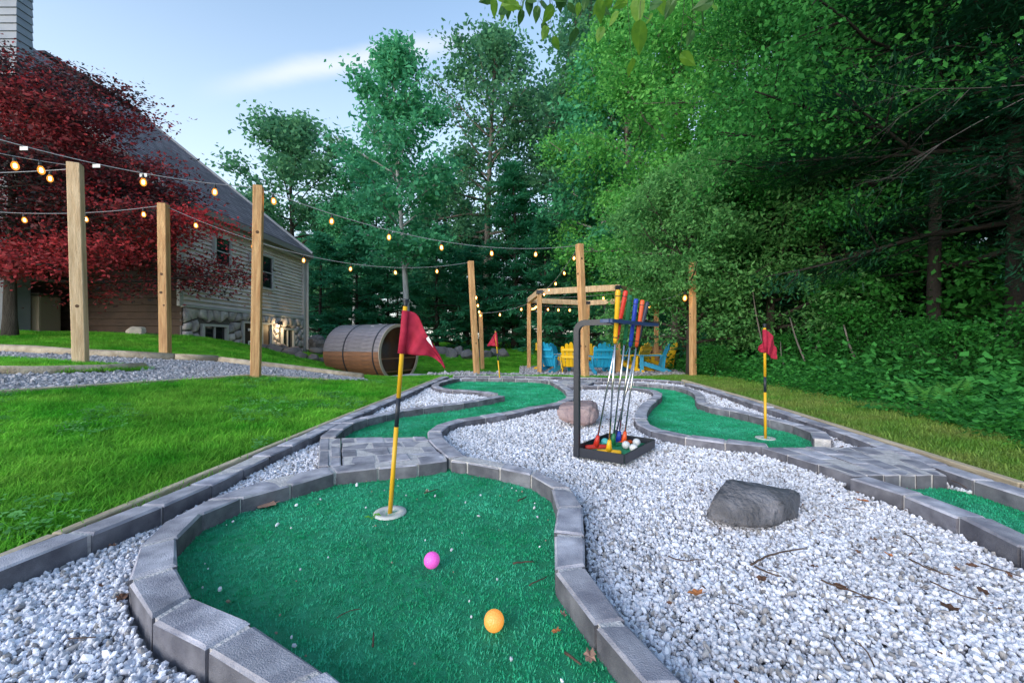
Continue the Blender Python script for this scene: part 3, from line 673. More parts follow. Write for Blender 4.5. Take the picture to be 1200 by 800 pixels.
# stones: 2D Voronoi cells, each a stone of its own
def stones():
    rr = random.Random(5); pts = []
    y = 8.45
    while y < 13.2:
        z = -.05
        while z < 1.33:
            pts.append((y+rr.uniform(-.09, .09), z+rr.uniform(-.08, .08))); z += .205
        y += .235
    for i, p in enumerate(pts):
        poly = [Vector((8.42, -.3)), Vector((13.19, -.3)), Vector((13.19, 1.342)), Vector((8.42, 1.342))]
        for j, q in enumerate(pts):
            if i == j or abs(p[0]-q[0]) > .8 or abs(p[1]-q[1]) > .8: continue
            mid = Vector(((p[0]+q[0])/2, (p[1]+q[1])/2)); n = Vector((q[0]-p[0], q[1]-p[1])).normalized(); out = []
            for k in range(len(poly)):
                a, b = poly[k], poly[(k+1) % len(poly)]; da = (a-mid).dot(n)+.014; db = (b-mid).dot(n)+.014
                if da <= 0: out.append(a)
                if (da < 0) != (db < 0): out.append(a+(b-a)*(da/(da-db)))
            poly = out
            if len(poly) < 3: break
        if len(poly) < 3: continue
        c = sum(poly, Vector((0, 0)))/len(poly)
        if c.y < tz(HOUSE_X+.1, c.x)-.25: continue
        if any(y0-.09 < c.x < y1+.09 and z0-.09 < c.y < z1+.09 for _, y0, y1, z0, z1 in OPEN): continue
        for _, y0, y1, z0, z1 in OPEN:      # trim stones against the frames
            for k, v_ in enumerate(poly):
                if y0-.06 < v_.x < y1+.06 and z0-.06 < v_.y < z1+.06:
                    dxs = [(abs(v_.x-(y0-.06)), 0), (abs(v_.x-(y1+.06)), 1), (abs(v_.y-(z0-.06)), 2), (abs(v_.y-(z1+.06)), 3)]; w_ = min(dxs)[1]
                    poly[k] = Vector(((y0-.06 if w_ == 0 else y1+.06 if w_ == 1 else v_.x), (z0-.06 if w_ == 2 else z1+.06 if w_ == 3 else v_.y)))
        d = rr.uniform(.05, .085); n = len(poly); V = []
        for dep, sh in ((-.03, 1), (d*.55, .97), (d, .66)):
            V += [(dep, (v_.x-c.x)*sh, (v_.y-c.y)*sh) for v_ in poly]
        F = [(l*n+k, l*n+(k+1) % n, (l+1)*n+(k+1) % n, (l+1)*n+k) for l in range(2) for k in range(n)]+[tuple(range(2*n, 3*n))]
        me = bpy.data.meshes.new('stone'); me.from_pydata(V, [], F); me.shade_smooth()
        link('stone', me, M['stone'], house, Vector((HOUSE_X, c.x, c.y))-hl)
stones()
# roof: one slope over the long side, a taller near part and a lower far part
EX, EZ, SL = -6.70, 3.56, .81
def rz(x): return EZ+SL*(EX-x)
def slab(name, x1, y0, y1, m, th=.14, back=None):
    V = [Vector((x, y, rz(x)+dz))-hl for y in (y0, y1) for x, dz in ((EX, 0), (x1, 0), (x1, -th), (EX, -th))]
    return MB().add(V, [(0,1,2,3),(7,6,5,4),(0,4,5,1),(1,5,6,2),(2,6,7,3),(3,7,4,0)]).build(name, m, house)
rf = slab('roof', -12.5, 10.6, 13.36, M['shingle']); rn = slab('roof', -16.8, 7.95, 10.596, M['shingle'])
V = [Vector((x, y, z))-hl for y in (10.6, 13.36) for x, z in ((-12.5, rz(-12.5)), (-18, rz(-12.5)-4.1), (-18, rz(-12.5)-4.24), (-12.5, rz(-12.5)-.14))]
MB().add(V, [(0,1,2,3),(7,6,5,4),(0,4,5,1),(1,5,6,2),(2,6,7,3),(3,7,4,0)]).build('roof', M['shingle'], house)
MB().beam(Vector((-12.5, 10.6, rz(-12.5)+.02))-hl, Vector((-12.5, 13.385, rz(-12.5)+.02))-hl, .3, .06).build('ridge_cap', M['shingle'], rf)
MB().beam(Vector((EX, 13.375, EZ-.05))-hl, Vector((-12.5, 13.375, rz(-12.5)-.05))-hl, .03, .2).build('rake_board', M['trim'], rf)
MB().beam(Vector((EX, 7.94, EZ-.07))-hl, Vector((-16.8, 7.94, rz(-16.8)-.07))-hl, .03, .2).build('rake_board', M['trim'], rn)
gm = mat('gutter', (.25, .225, .225), rough=.5)
hbox('fascia', (EX-.03, 7.97, EZ-.26), (EX-.003, 13.35, EZ-.145), gm)
hbox('gutter', (EX+.0, 7.97, EZ-.20), (EX+.10, 13.35, EZ-.06), gm)
hbox('soffit', (HOUSE_X-.05, 8.0, EZ-.29), (EX-.01, 13.33, EZ-.262), M['trim'])
gv = [Vector((x, y, z))-hl for y in (8.40, 8.46) for x, z in ((HOUSE_X, 3.3), (-16.5, 3.3), (-16.5, rz(-16.5)-.2), (HOUSE_X, rz(HOUSE_X)-.2))]
MB().add(gv, [(0,1,2,3),(7,6,5,4),(0,4,5,1),(1,5,6,2),(2,6,7,3),(3,7,4,0)]).build('gable_wall', M['brown_siding'], house)
gv = [Vector((x, y, z))-hl for y in (13.18, 13.24) for x, z in ((HOUSE_X-.1, 3.3), (-17, 3.3), (-17, 5), (-12.5, rz(-12.5)-.2), (HOUSE_X-.1, rz(HOUSE_X-.1)-.2))]
MB().add(gv, [(0,1,2,3,4),(9,8,7,6,5),(0,5,6,1),(1,6,7,2),(2,7,8,3),(3,8,9,4),(4,9,5,0)]).build('gable_wall', M['siding'], house)
# chimney chase with lap courses
ch = empty('chimney', Vector((-9.39, 7.60, .8))-hl); ch.parent = house
MB().box((-.8, .13, 2.2), (1.56, .22, 4.4)).build('chase', M['chim'], ch)
MB().box((-.8, .45, 1.6), (1.4, .7, 3.2)).build('chase_base', M['brown_siding'], ch)
lap = MB().add([(x, y, z) for z, g in ((0, .012), (.145, -.006)) for x, y in ((-1.6-g, -g), (g, -g), (g, .26), (-1.6-g, .26))], [(3,2,1,0),(4,5,6,7),(0,1,5,4),(1,2,6,5),(2,3,7,6),(3,0,4,7)]).mesh('lap_board')
for k in range(24): link('lap_board', lap, M['chim'], ch, (0, 0, 4.2+k*.15))
# wall lights
def point(loc, e, col, r=.03):
    ld = bpy.data.lights.new('lamp_light', 'POINT'); ld.energy = e; ld.color = col; ld.shadow_soft_size = r
    o = bpy.data.objects.new('lamp_light', ld); C.objects.link(o); o.location = loc; return o
t = empty('wall_lantern', (HOUSE_X+.02, 10.55, 2.66), 0, 'small wall lantern on the siding between the upper windows', 'wall lantern')
MB().box((.02, 0, .13), (.03, .12, .30)).build('back_plate', M['trim'], t); MB().lathe([(.0, .02), (.05, .04), (.06, .20), (.0, .27)], 8, (.10, 0, 0)).build('lamp_glass', M['tagw'], t)
t = empty('wall_sconce', (HOUSE_X+.06, 11.72, 1.12), 0, 'lit wall light shining down the stone beside the basement door', 'wall light')
MB().lathe([(.0, .10), (.055, .10), (.06, -.02), (.05, -.02), (.05, .08)], 10, (.08, 0, 0)).build('shade', M['black'], t)
MB().lathe([(.0, .06), (.02, .03), (.0, 0)], 8, (.08, 0, 0)).build('lamp', mat('lamp_lit', (1, .75, .4), emit=8), t)
lp = point((.14, 0, -.10), 4, (1, .74, .38), .03); lp.parent = t
# pale stored things against the dark front wall
b0 = onT(38, 382); t = empty('storage_cabinet', (-9.95, 8.12, .80), R(4), 'pale cabinet with a red label standing by the dark house wall', 'cabinet')
bevel(MB().box((0, 0, .46), (.36, .30, .92)).build('body', mat('pale_enamel', (.34, .38, .46), (.26, .30, .38), 5, .35), t), .03, 2)
MB().box((-.04, -.153, .62), (.22, .01, .16)).build('label_plate', mat('red_label', (.30, .02, .04), rough=.5), t); MB().box((0, -.153, .22), (.26, .012, .30)).build('drawer', mat('blue_drawer', (.06, .16, .24), rough=.4), t)
t = empty('storage_bin', (-9.45, 8.05, .80), R(-6), 'beige bin standing beside the pale cabinet under the red maple', 'bin')
bevel(MB().box((0, 0, .36), (.42, .36, .72)).build('body', mat('beige_plastic', (.24, .20, .15), rough=.6), t), .03, 2); bevel(MB().box((0, 0, .75), (.46, .40, .06)).build('lid', mat('dark_lid', (.05, .045, .04), rough=.6), t), .015, 1)

# ------------------------------------------------------------------ posts
def post(base, topp, d, wd, label, rot=25, m='wood', zt=None):
    bz = Vector(base); b = W(bz[0], bz[1], d); tp = W(topp[0], topp[1], d); b.z = min(b.z, tz(b.x, b.y))-.05
    t = empty('wooden_post', b, 0, label, 'post', 'wooden string light posts')
    ax = (tp-b); L_ = ax.length; q = ax.to_track_quat('Z', 'Y').to_matrix().to_4x4() @ Matrix.Rotation(R(rot), 4, 'Z')
    o = MB().box((0, 0, L_/2), (wd, wd, L_)).build('timber', M[m], t); o.matrix_local = q; bevel(o, .006, 1)
    for k in range(5):
        s = random.choice([0, 2, 3]); zz = random.uniform(.25, .9)*L_; a = (0, -wd/2-.0005) if s == 0 else ((-wd/2-.0005, 0) if s == 3 else (wd/2+.0005, 0))
        n = MB().lathe([(.0, .0015), (random.uniform(.010, .022), .0)], 8).build('knot', M['knot'], t); n.matrix_local = q @ Matrix.Translation((a[0]+(random.uniform(-.02, .02) if s == 0 else 0), a[1]+(0 if s == 0 else random.uniform(-.02, .02)), zz)) @ (Matrix.Rotation(R(90), 4, 'X') if s == 0 else Matrix.Rotation(R(-90 if s == 3 else 90), 4, 'Y'))
    return tp
PA = post((95, 430), (88, 192), 4.54, .112, 'leftmost wooden post standing in the grass island', 28, 'wood_pale')
PB = post((194, 420), (191.5, 239), 5.94, .112, 'wooden post on the bank edge before the red maple', 12)
PC = post((299.5, 445), (303, 218), 4.76, .098, 'tall wooden post in front of the sided house', 20)
PD = post((559, 441), (551.5, 306), 8.07, .105, 'wooden post standing right of the barrel sauna', 25)
PE = post((686, 443), (679, 286), 6.93, .105, 'tall wooden post rising in front of the pergola', 30)
PF = post((812, 443), (811.5, 307), 8.0, .10, 'wooden post at the wood edge with its top in leaves', 15)
PG = post((565.5, 434), (563, 366), 13.4, .115, 'short distant wooden post wrapped with lights by the far lawn', 20)

# ------------------------------------------------------------------ string lights
glass_me = MB().lathe([(.0, -.092), (.010, -.090), (.021, -.078), (.0265, -.062), (.025, -.044), (.017, -.026), (.012, -.014), (.0, -.014)], 12).mesh('bulb_glass', True); glass_me.materials.append(M['bulb'])
fil_me = MB().lathe([(.0, -.074), (.011, -.068), (.011, -.038), (.0, -.03)], 6).mesh('filament', True); fil_me.materials.append(M['filament'])
sock_me = MB().lathe([(.0, .022), (.009, .020), (.013, .0), (.014, -.018), (.0, -.019)], 10).mesh('socket', True); sock_me.materials.append(M['socket'])
def string_light(a, b, sag, bulbs, label, tags=(), scale=1.0):
    a = Vector(a); b = Vector(b); pts = [a.lerp(b, k/24)-Vector((0, 0, sag*4*(k/24)*(1-k/24))) for k in range(25)]
    t = empty('string_light', a, 0, label, 'string lights', 'festoon light strings'); mb = MB(); mb.tube([p-a for p in pts], .0045, 5); mb.build('wire', M['wire'], t, True)
    def at(t_): return a.lerp(b, t_)-Vector((0, 0, sag*4*t_*(1-t_)))
    def solve(px):
        lo, hi = 0.0, 1.0; f = lambda q: 600+at(q).x*FOC/at(q).y-px
        if f(lo)*f(hi) > 0: return .0 if abs(f(lo)) < abs(f(hi)) else 1.0
        for _ in range(40):
            m_ = (lo+hi)/2
            if f(lo)*f(m_) <= 0: hi = m_
            else: lo = m_
        return (lo+hi)/2
    for bx in bulbs:
        q = solve(bx) if bx > 1.5 else bx
        p = at(q)-a-Vector((0, 0, .035)); e = link('bulb', glass_me, None, t, p, (R(random.uniform(-8, 8)), R(random.uniform(-8, 8)), 0)); e.scale = (scale*1.08,)*3
        link('socket', sock_me, None, e); link('filament', fil_me, None, e, (0, 0, -.001)).scale = (1.0, 1.0, 1.0)
        MB().tube([(0, 0, .02), (0, 0, .036/scale)], .004, 5).build('drop_cord', M['socket'], e)
    for bx in tags:
        q = solve(bx); p = at(q)-a; MB().box((0, 0, -.02), (.075, .004, .035)).build('paper_tag', M['tagw'], t, loc=p)
up = Vector((0, 0, -.02))
string_light(W(-70, 143, 3.5), PC+up, .10, [168, 252], 'highest light string running to the tall post by the house', [28, 113, 168])
string_light(W(-90, 160, 3.7), PA+Vector((-.05, 0, -.02)), .02, [17, 47], 'light string reaching the leftmost post from the upper left', scale=1.1)
string_light(W(-90, 203, 5.0), PA+Vector((-.05, 0, -.06)), .02, [59], 'nearly level light string with one bulb left of the leftmost post')
string_light(W(-90, 240, 5.3), PB+up, .12, [28, 100, 168], 'light string passing behind the leftmost post to the bank post')
string_light(PB+up, PD+up, .42, [229, 297, 356, 411, 463, 512], 'long sagging light string across the house to the barrel post')
string_light(PC+up, PE+up, .30, [320, 389, 456, 517, 576, 628], 'long light string from the house post to the pergola post')
P1 = Vector((.78, 11.4, 2.02)); P0 = Vector((.57, 13.5, 2.0)); P2 = Vector((2.95, 11.2, 2.12)); P3 = Vector((4.75, 13.2, 2.0)); P4 = Vector((2.62, 13.9, 1.95))
string_light(PE+up, P1+Vector((0, -.08, -.05)), .12, [.08, .28, .48, .66, .84], 'light string sloping from the tall post down to the pergola corner')
string_light(PD+up, PG+up, .10, [.06, .22, .42, .60, .80, .96], 'light string running away between the two posts near the far lawn', scale=1.2)
string_light(PG+up, P0+Vector((0, 0, -.1)), .08, [586, 611], 'short light string from the distant post to the pergola', scale=1.3)
string_light(P0+Vector((.08, 0, -.2)), P1+Vector((.02, .08, -.2)), .05, [.1, .28, .45, .62, .78, .95], 'light string under the left side beam of the pergola', scale=1.0)
string_light(P0+Vector((.06, .0, -.12)), P4+Vector((0, -.08, -.12)), .06, [.15, .30, .48, .68, .90], 'light string under the rear beam of the pergola', scale=1.3)
string_light(P1+Vector((.06, .08, -.14)), P2+Vector((0, .08, -.14)), .04, [.82], 'light string under the front beam of the pergola', scale=1.2)
string_light(W(803, 345, 7.9)+Vector((0, 0, .05)), P2+up, .25, [803, .45], 'light string from the leafy post to the front of the pergola', scale=1.5)

# ------------------------------------------------------------------ pergola
pg = empty('pergola', (P1.x, P1.y, tz(P1.x, P1.y)), 0, 'open timber pergola frame over the ring of coloured chairs', 'pergola'); po = Vector(pg.location)
for p in (P0, P1, P2, P3, P4):
    g = tz(p.x, p.y)-.05; o = MB().box(Vector((p.x, p.y, (p.z-.09+g)/2))-po, (.125, .125, p.z-.09-g)).build('post', M['wood'], pg); bevel(o, .006, 1)
for a, b in ((P0, P1), (P1, P2), (P2, P3), (P3, P4), (P4, P0)):
    d = (b-a).normalized(); o = MB().beam(a-po+d*.004, b-po-d*.004, .11, .17).build('beam', M['wood_pale'], pg); bevel(o, .006, 1)
    mb = MB().box(Vector(a)-po+Vector((0, 0, .0)), (.17, .17, .10)); mb.build('bracket', M['black'], pg)

# ------------------------------------------------------------------ adirondack chairs
def chair_meshes(m):
    root = empty('adirondack_chair', (0, 0, 0)); S = .87
    def mk(name, mb): return mb.build(name, m, root)
    seat = MB()
    for k in range(6): seat.beam(Vector((-.27, .30-k*.105, .37-k*.032))*S, Vector((.27, .30-k*.105, .37-k*.032))*S, .092*S, .022*S)
    mk('seat', seat)
    back = MB()
    for k in range(5):
        x = (k-2)*.112; xt = (k-2)*.135; ht = [.70, .80, .84, .80, .70][k]; a = Vector((x, -.30, .22)); b = Vector((xt, -.30-.36*ht, .22+ht*.93)); u = Vector((0, .93, .36))
        w0, w1 = .05, .061; vs = []
        for p, ww in ((a, w0), (a.lerp(b, .92), w1), (b, w1*.55)):
            for s in (-1, 1):
                for h in (-.011, .011): vs.append((p+Vector((s*ww, 0, 0))+u*h)*S)
        back.add(vs, [(0,2,3,1),(0,1,5,4),(1,3,7,5),(3,2,6,7),(2,0,4,6),(4,5,9,8),(5,7,11,9),(7,6,10,11),(6,4,8,10),(8,9,11,10)])
    for f in (.42, .72): back.beam(Vector((-.30, -.335-.36*.84*f, .20+.84*f*.93))*S, Vector((.30, -.335-.36*.84*f, .20+.84*f*.93))*S, .02*S, .07*S)
    mk('backrest', back)
    for s in (-1, 1):
        arm = MB(); arm.beam(Vector((s*.34, .42, .56))*S, Vector((s*.34, -.40, .56))*S, .14*S, .025*S); mk('armrest', arm)
        leg = MB(); leg.beam(Vector((s*.30, .30, 0))*S, Vector((s*.30, .30, .545))*S, .03*S, .12*S, up=(0, 1, 0)); mk('leg', leg)
        leg = MB(); leg.beam(Vector((s*.27, .36, .33))*S, Vector((s*.27, -.62, .02))*S, .03*S, .13*S); mk('leg', leg)
        sp = MB(); sp.beam(Vector((s*.34, -.40, .545))*S, Vector((s*.30, -.36, .16))*S, .03*S, .08*S, up=(0, 1, 0)); mk('strut', sp)
    return root
M['blue'] = mat('blue_poly', (.018, .34, .60), rough=.45); M['yellow'] = mat('yellow_poly', (.85, .52, .015), rough=.45)
protos = {}
for (c, px, d, ang, lab) in (
    ('blue', 652, 11.7, -50, 'blue slatted chair at the left, turned towards the ring centre'), ('yellow', 647, 12.8, -80, 'yellow slatted chair behind the leftmost blue chair'),
    ('blue', 661, 13.9, -125, 'far blue slatted chair facing us between two yellow ones'), ('yellow', 669, 11.6, -8, 'yellow slatted chair with its back to us, left of the tall post'),
    ('yellow', 691, 14.0, 178, 'far yellow slatted chair facing us behind the tall post'), ('blue', 702, 11.3, 4, 'blue slatted chair with its back to us, right of the tall post'),
    ('blue', 719, 12.4, 70, 'blue slatted chair seen side on behind the putter shafts'), ('yellow', 741, 11.8, 40, 'yellow slatted chair seen through the putter shafts'),
    ('blue', 762, 11.5, 78, 'right blue slatted chair leaning back towards the woods'), ('yellow', 772, 12.3, 88, 'rightmost yellow slatted chair behind a blue one')):
    if c not in protos: o = protos[c] = chair_meshes(M[c])
    else: o = copy_tree(protos[c])
    x = (px-600)*d/FOC; o.location = (x, d, tz(x, d)+.025); o.rotation_euler = (0, 0, R(ang)); tag(o, lab, 'garden chair', 'adirondack chairs around the pergola')

# ------------------------------------------------------------------ barrel sauna
M['stave'] = mat('cool_grey_stave', (.13, .125, .15), (.23, .215, .25), 5, .36, .3, 40, coords='obj', stretch=(1, 8, 8), rnd=.14)  # cool grey, used for the upper half of the barrel
M['stave_low'] = mat('warm_stave', (.25, .11, .055), (.14, .07, .045), 5, .55, .3, 40, coords='obj', stretch=(1, 8, 8), rnd=.12)
fc = W(466, 414, 10.0); ax = Vector((-.906, .42, 0)).normalized(); RB, LB = .735, 1.75; nrm = Vector((-ax.y, ax.x, 0))
bs = empty('barrel_sauna', (fc.x, fc.y, fc.z-RB), math.atan2(ax.y, ax.x), 'wooden barrel sauna lying on its side with dark glass front', 'barrel sauna')
NS = 44; a0 = 2*math.pi/NS; r0, r1 = RB-.04, RB
sv = [(x, r*math.sin(s*a0*.485), r*math.cos(s*a0*.485)) for x in (-.06, LB) for r in (r0, r1) for s in (-1, 1)]
stm = {}
for k in range(NS):
    an = k*a0; key = 'stave' if math.cos(an) > .05 else 'stave_low'
    if key not in stm: stm[key] = MB().add(sv, [(0,1,3,2),(4,6,7,5),(2,3,7,6),(0,4,5,1),(0,2,6,4),(1,5,7,3)]).mesh('stave'); stm[key].materials.append(M[key])
    link('stave', stm[key], None, bs, (0, 0, RB), (an, 0, 0))
def ring(x0, x1, ra, rb, n=48): 
    b = MB()
    for k in range(n):
        for x in (x0, x1):
            for r in (ra, rb): b.v.append((x, r*math.sin(2*math.pi*k/n), RB+r*math.cos(2*math.pi*k/n)))
    for k in range(n):
        k2 = (k+1) % n; i = 4*k; j = 4*k2
        b.f += [(i, i+1, j+1, j), (i+2, j+2, j+3, i+3), (i+1, i+3, j+3, j+1), (i, j, j+2, i+2)]
    b.mi = [0]*len(b.f); return b
for x in (.10, 1.05): ring(x, x+.035, RB-.004, RB+.008).build('hoop', M['black'], bs)
ring(-.075, -.058, RB-.075, RB-.002).build('front_rim', mat('rim_wood', (.42, .36, .30), rough=.6), bs)
def disc(x, r, n=40): return MB().add([(x, 0, RB)]+[(x, r*math.sin(2*math.pi*k/n), RB+r*math.cos(2*math.pi*k/n)) for k in range(n)], [(0, 1+(k+1) % n, 1+k) for k in range(n)])
disc(LB-.05, r0).build('back_wall', M['stave_low'], bs); disc(-.02, r0).build('front_glass', mat('sauna_glass', (.045, .020, .012), rough=.12, spec=.35), bs)
for z in (.62, .30): MB().box((-.03, 0, z), (.03, 1.3 if z > .5 else 1.05, .03)).build('front_rail', mat('rail_wood%d' % int(z*100), (.20, .09, .05), rough=.5), bs)
for x in (.25, 1.3): MB().box((x, 0, -.06), (.12, .9, .30)).build('cradle', M['stave_low'], bs)
MB().beam(Vector((.55, .0, RB*2+.006)), Vector((.55, .30, RB*2-.06)), .10, .004).build('roof_strip', M['tagw'], bs)
for k, (x, y, w_, l_) in enumerate(((-2.35, 9.1, .55, .9),)):
    t = MB().box((0, 0, 0), (w_, l_, .12)).build('stone_slab', M['paver'], None, loc=(x, y, tz(x, y)+.03), rot=(0, 0, R(-25))); bevel(t, .012, 1); tag(t, 'grey stone slab on the lawn in front of the barrel', 'stone slab')

# ------------------------------------------------------------------ rocks
def rock(loc, dims, seed, m, label, rotz=0, group=None, facets=9, sub=3, keep=.75, name='boulder', noise=.05):
    rr = random.Random(seed); bm = bmesh.new(); bmesh.ops.create_icosphere(bm, subdivisions=sub, radius=1)
    pl = []
    for _ in range(facets):
        n = Vector((rr.gauss(0, 1), rr.gauss(0, 1), rr.gauss(0, 1))).normalized(); pl.append((n, rr.uniform(keep-.15, keep+.1)))
    from mathutils import noise as NZ
    for v in bm.verts:
        for n, d in pl:
            e = v.co.dot(n)-d
            if e > 0: v.co -= n*e*.96
        p = v.co*2.2+Vector((seed, 0, 0)); v.co *= 1+noise*NZ.noise(p)*2+noise*.5*NZ.noise(p*3.1)
        v.co.x *= dims[0]/2; v.co.y *= dims[1]/2; v.co.z *= dims[2]/2
    me = bpy.data.meshes.new(name); bm.to_mesh(me); bm.free()
    o = link(name, me, m, None, loc, (0, 0, R(rotz))); return tag(o, label, 'boulder', group)
M['rock_grey'] = mat('grey_rock', (.075, .075, .085), (.19, .185, .205), 11, .8, .8, 60, stain=.25, sscale=6)
M['rock_purple'] = mat('purple_rock', (.27, .185, .19), (.36, .27, .27), 10, .8, .6, 60)
M['rock_dark'] = mat('dark_rock', (.10, .10, .115), (.18, .175, .19), 4, .85, .5, 30); M['rock_red'] = mat('reddish_rock', (.26, .20, .19), (.17, .14, .14), 4, .85, .5, 30)
def hullrock(name, pts, m, label, seed, loc, bev=.006):
    bm = bmesh.new()
    for p in pts: bm.verts.new(p)
    r = bmesh.ops.convex_hull(bm, input=bm.verts[:]); bmesh.ops.delete(bm, geom=[g for g in r['geom_interior'] if isinstance(g, bmesh.types.BMVert)], context='VERTS')
    bmesh.ops.bevel(bm, geom=bm.edges[:], offset=bev, segments=2, affect='EDGES'); bmesh.ops.triangulate(bm, faces=bm.faces[:])
    for _ in range(3): bmesh.ops.subdivide_edges(bm, edges=[e for e in bm.edges if e.calc_length() > .022], cuts=1); bmesh.ops.triangulate(bm, faces=bm.faces[:])
    from mathutils import noise as NZ
    bm.normal_update()
    for v in bm.verts:
        q = v.co*14+Vector((seed, 0, 0)); v.co += v.normal*(.007*NZ.noise(q)+.0045*abs(NZ.noise(q*2.2))+.0016*NZ.noise(q*6))
    me = bpy.data.meshes.new(name); bm.to_mesh(me); bm.free(); me.shade_smooth()
    return tag(link(name, me, m, None, loc), label, 'boulder')
o = W(880, 606, 1.34); o.z = 0
pp = lambda x, y, d: W(x, y, d)-o
hullrock('boulder', [pp(824,607,1.30), pp(838,582,1.31), pp(850,563,1.40), pp(853,561,1.46), pp(905,571,1.44), pp(936,575,1.50), pp(937,594,1.45), pp(934,606,1.38), pp(906,618,1.27), pp(860,618,1.25), pp(858,596,1.27), pp(918,590,1.30), pp(915,578,1.36), pp(870,574,1.33), pp(850,600,1.62), pp(930,600,1.64), pp(880,566,1.60)], M['rock_grey'], 'angular dark grey boulder on the white gravel', 3, o)
o = W(677, 493, 2.95); o.z = 0
hullrock('boulder', [pp(653,490,2.85), pp(652,478,2.9), pp(662,470,3.05), pp(697,468,3.1), pp(702,478,2.95), pp(701,494,2.85), pp(690,500,2.78), pp(668,497,2.78), pp(664,476,2.86), pp(696,477,2.82), pp(660,480,3.2), pp(700,480,3.2)], M['rock_purple'], 'blocky purple boulder beside the putter rack', 8, o, .015)
for k in range(9):
    x = 508+k*10.2; d = 17+random.uniform(-.8, .8); p = onT(x, 414+random.uniform(-2, 2)); X = (x-600)*d/FOC
    rock((X, d, tz(X, d)+.12), (random.uniform(.5, .95), .6, random.uniform(.42, .7)), 30+k, M['rock_dark'], ['leftmost', 'second from the left', 'third from the left', 'fourth from the left', 'middle', 'fourth from the right', 'third from the right', 'second from the right', 'rightmost'][k]+' dark boulder of the row on the far lawn', random.uniform(0, 180), 'dark boulders on the far lawn', 10)
for k, (px, d, wd, ht) in enumerate(((322, 10.6, .5, .3), (338, 10.8, .55, .32), (352, 10.9, .5, .25), (366, 11.2, .45, .26), (331, 11.4, .4, .3), (347, 11.6, .5, .3), (380, 11.6, .5, .2), (310, 10.9, .3, .2))):
    X = (px-600)*d/FOC; rock((X, d, tz(X, d)+ht*.15), (wd, wd*.8, ht*1.3), 60+k, M['rock_red'], ['reddish rock under the lit wall light', 'reddish rock just right of the wall light', 'long reddish rock in the middle of the rubble', 'right front reddish rock towards the barrel', 'rear left reddish rock against the house', 'rear middle reddish rock against the house', 'flat reddish rock nearest the barrel', 'small reddish rock left of the others'][k]+' below the house corner', 40*k, 'reddish rocks by the house corner', 8)
X = (371-600)*13.5/FOC; rock((X, 13.5, .55), (.75, .7, .6), 81, M['rock_grey'], 'pale rounded boulder behind the house corner', 20); X = (374-600)*13/FOC; rock((X, 13, .28), (.75, .6, .35), 82, M['rock_dark'], 'flat dark boulder below the pale rounded one', 20)
X = (160-600)*7.7/FOC; rock((X, 7.7, tz(X, 7.7)+.06), (.38, .25, .2), 90, mat('pale_rock', (.42, .38, .34), rough=.8), 'pale stone lying by the dark house wall', 0)

# ------------------------------------------------------------------ firewood stack
fw = empty('firewood_stack', (6.1, 15.2, tz(6.1, 15.2)), R(-12), 'stack of split firewood at the wood edge behind the chairs', 'firewood stack')
M['bark'] = mat('log_bark', (.10, .06, .04), (.16, .10, .07), 8, .9, .5, 40, rnd=.3); M['cut'] = mat('log_cut', (.28, .15, .09), (.20, .10, .06), 9, .8, rnd=.3)
lm = MB().tube([(0, -.25, 0), (0, .25, 0)], .10, 9); lm.mi[-2:] = [1, 1]; lme = lm.mesh('log'); lme.materials.append(M['bark']); lme.materials.append(M['cut']); lme.polygons.foreach_set('material_index', lm.mi)
for r in range(5):
    for k in range(11-r): s = random.uniform(.8, 1.12); lo = link('log', lme, None, fw, (-1.1+k*.20+r*.1, random.uniform(-.05, .05), .09+r*.165), (random.uniform(-.05, .05), random.uniform(0, 6), random.uniform(-.06, .06))); lo.scale = (s, 1, s)

# ------------------------------------------------------------------ putter rack
TL, TF, TRR, TB = Vector((.317, 2.07, .0)), Vector((.541, 1.926, .0)), Vector((.795, 2.236, .0)), Vector((.571, 2.38, .0)); G0 = .030
rk = empty('putter_rack', (TL.x, TL.y, G0), 0, 'dark metal putter rack with green tray on white gravel', 'putter rack'); ro = Vector((TL.x, TL.y, G0))
def P_(v, z): return Vector((v.x, v.y, z))-ro
for a, b in ((TL, TF), (TF, TRR), (TRR, TB), (TB, TL)):
    d = (b-a).normalized()*.004; o = MB().beam(P_(a+d, G0+.024), P_(b-d, G0+.024), .008, .046).build('rim', M['black'], rk)
MB().add([tuple(P_(p, z)) for z in (G0+.004, G0+.016) for p in (TL, TF, TRR, TB)], [(3,2,1,0),(4,5,6,7)]).build('tray_base', M['turf'], rk)
dirA = (TF-TL).normalized(); dirB = (TRR-TF).normalized()
def path_tube(name, pts, wd, ht, m, parent):
    b = MB(); n = len(pts); side = dirA.cross(Vector((0, 0, 1))).normalized()
    for i, p in enumerate(pts):
        t = (pts[min(i+1, n-1)]-pts[max(i-1, 0)]).normalized(); u = t.cross(side).normalized(); b.v += [tuple(p+side*sx*wd/2+u*sz*ht/2) for sx, sz in ((-1, -1), (1, -1), (1, 1), (-1, 1))]
    for i in range(n-1):
        for k in range(4): b.f.append((4*i+k, 4*i+(k+1) % 4, 4*i+4+(k+1) % 4, 4*i+4+k))
    b.f += [(3, 2, 1, 0), tuple(4*n-4+k for k in range(4))]; b.mi = [0]*len(b.f); o = b.build(name, m, parent); return o
ZT = .715; RBEND = .045; base = TL+dirA*.02; upts = [P_(base, G0+.0), P_(base, ZT-RBEND)]
for k in range(1, 8): an = k/7*math.pi/2; upts.append(P_(base+dirA*RBEND*(1-math.cos(an)), ZT-RBEND+RBEND*math.sin(an)))
upts.append(P_(base+dirA*.232, ZT)); bv = path_tube('upright_frame', upts, .026, .028, M['black'], rk)
CA, CB = TL+dirA*.235-dirB*.13, TL+dirA*.235+dirB*.47
hb = MB()
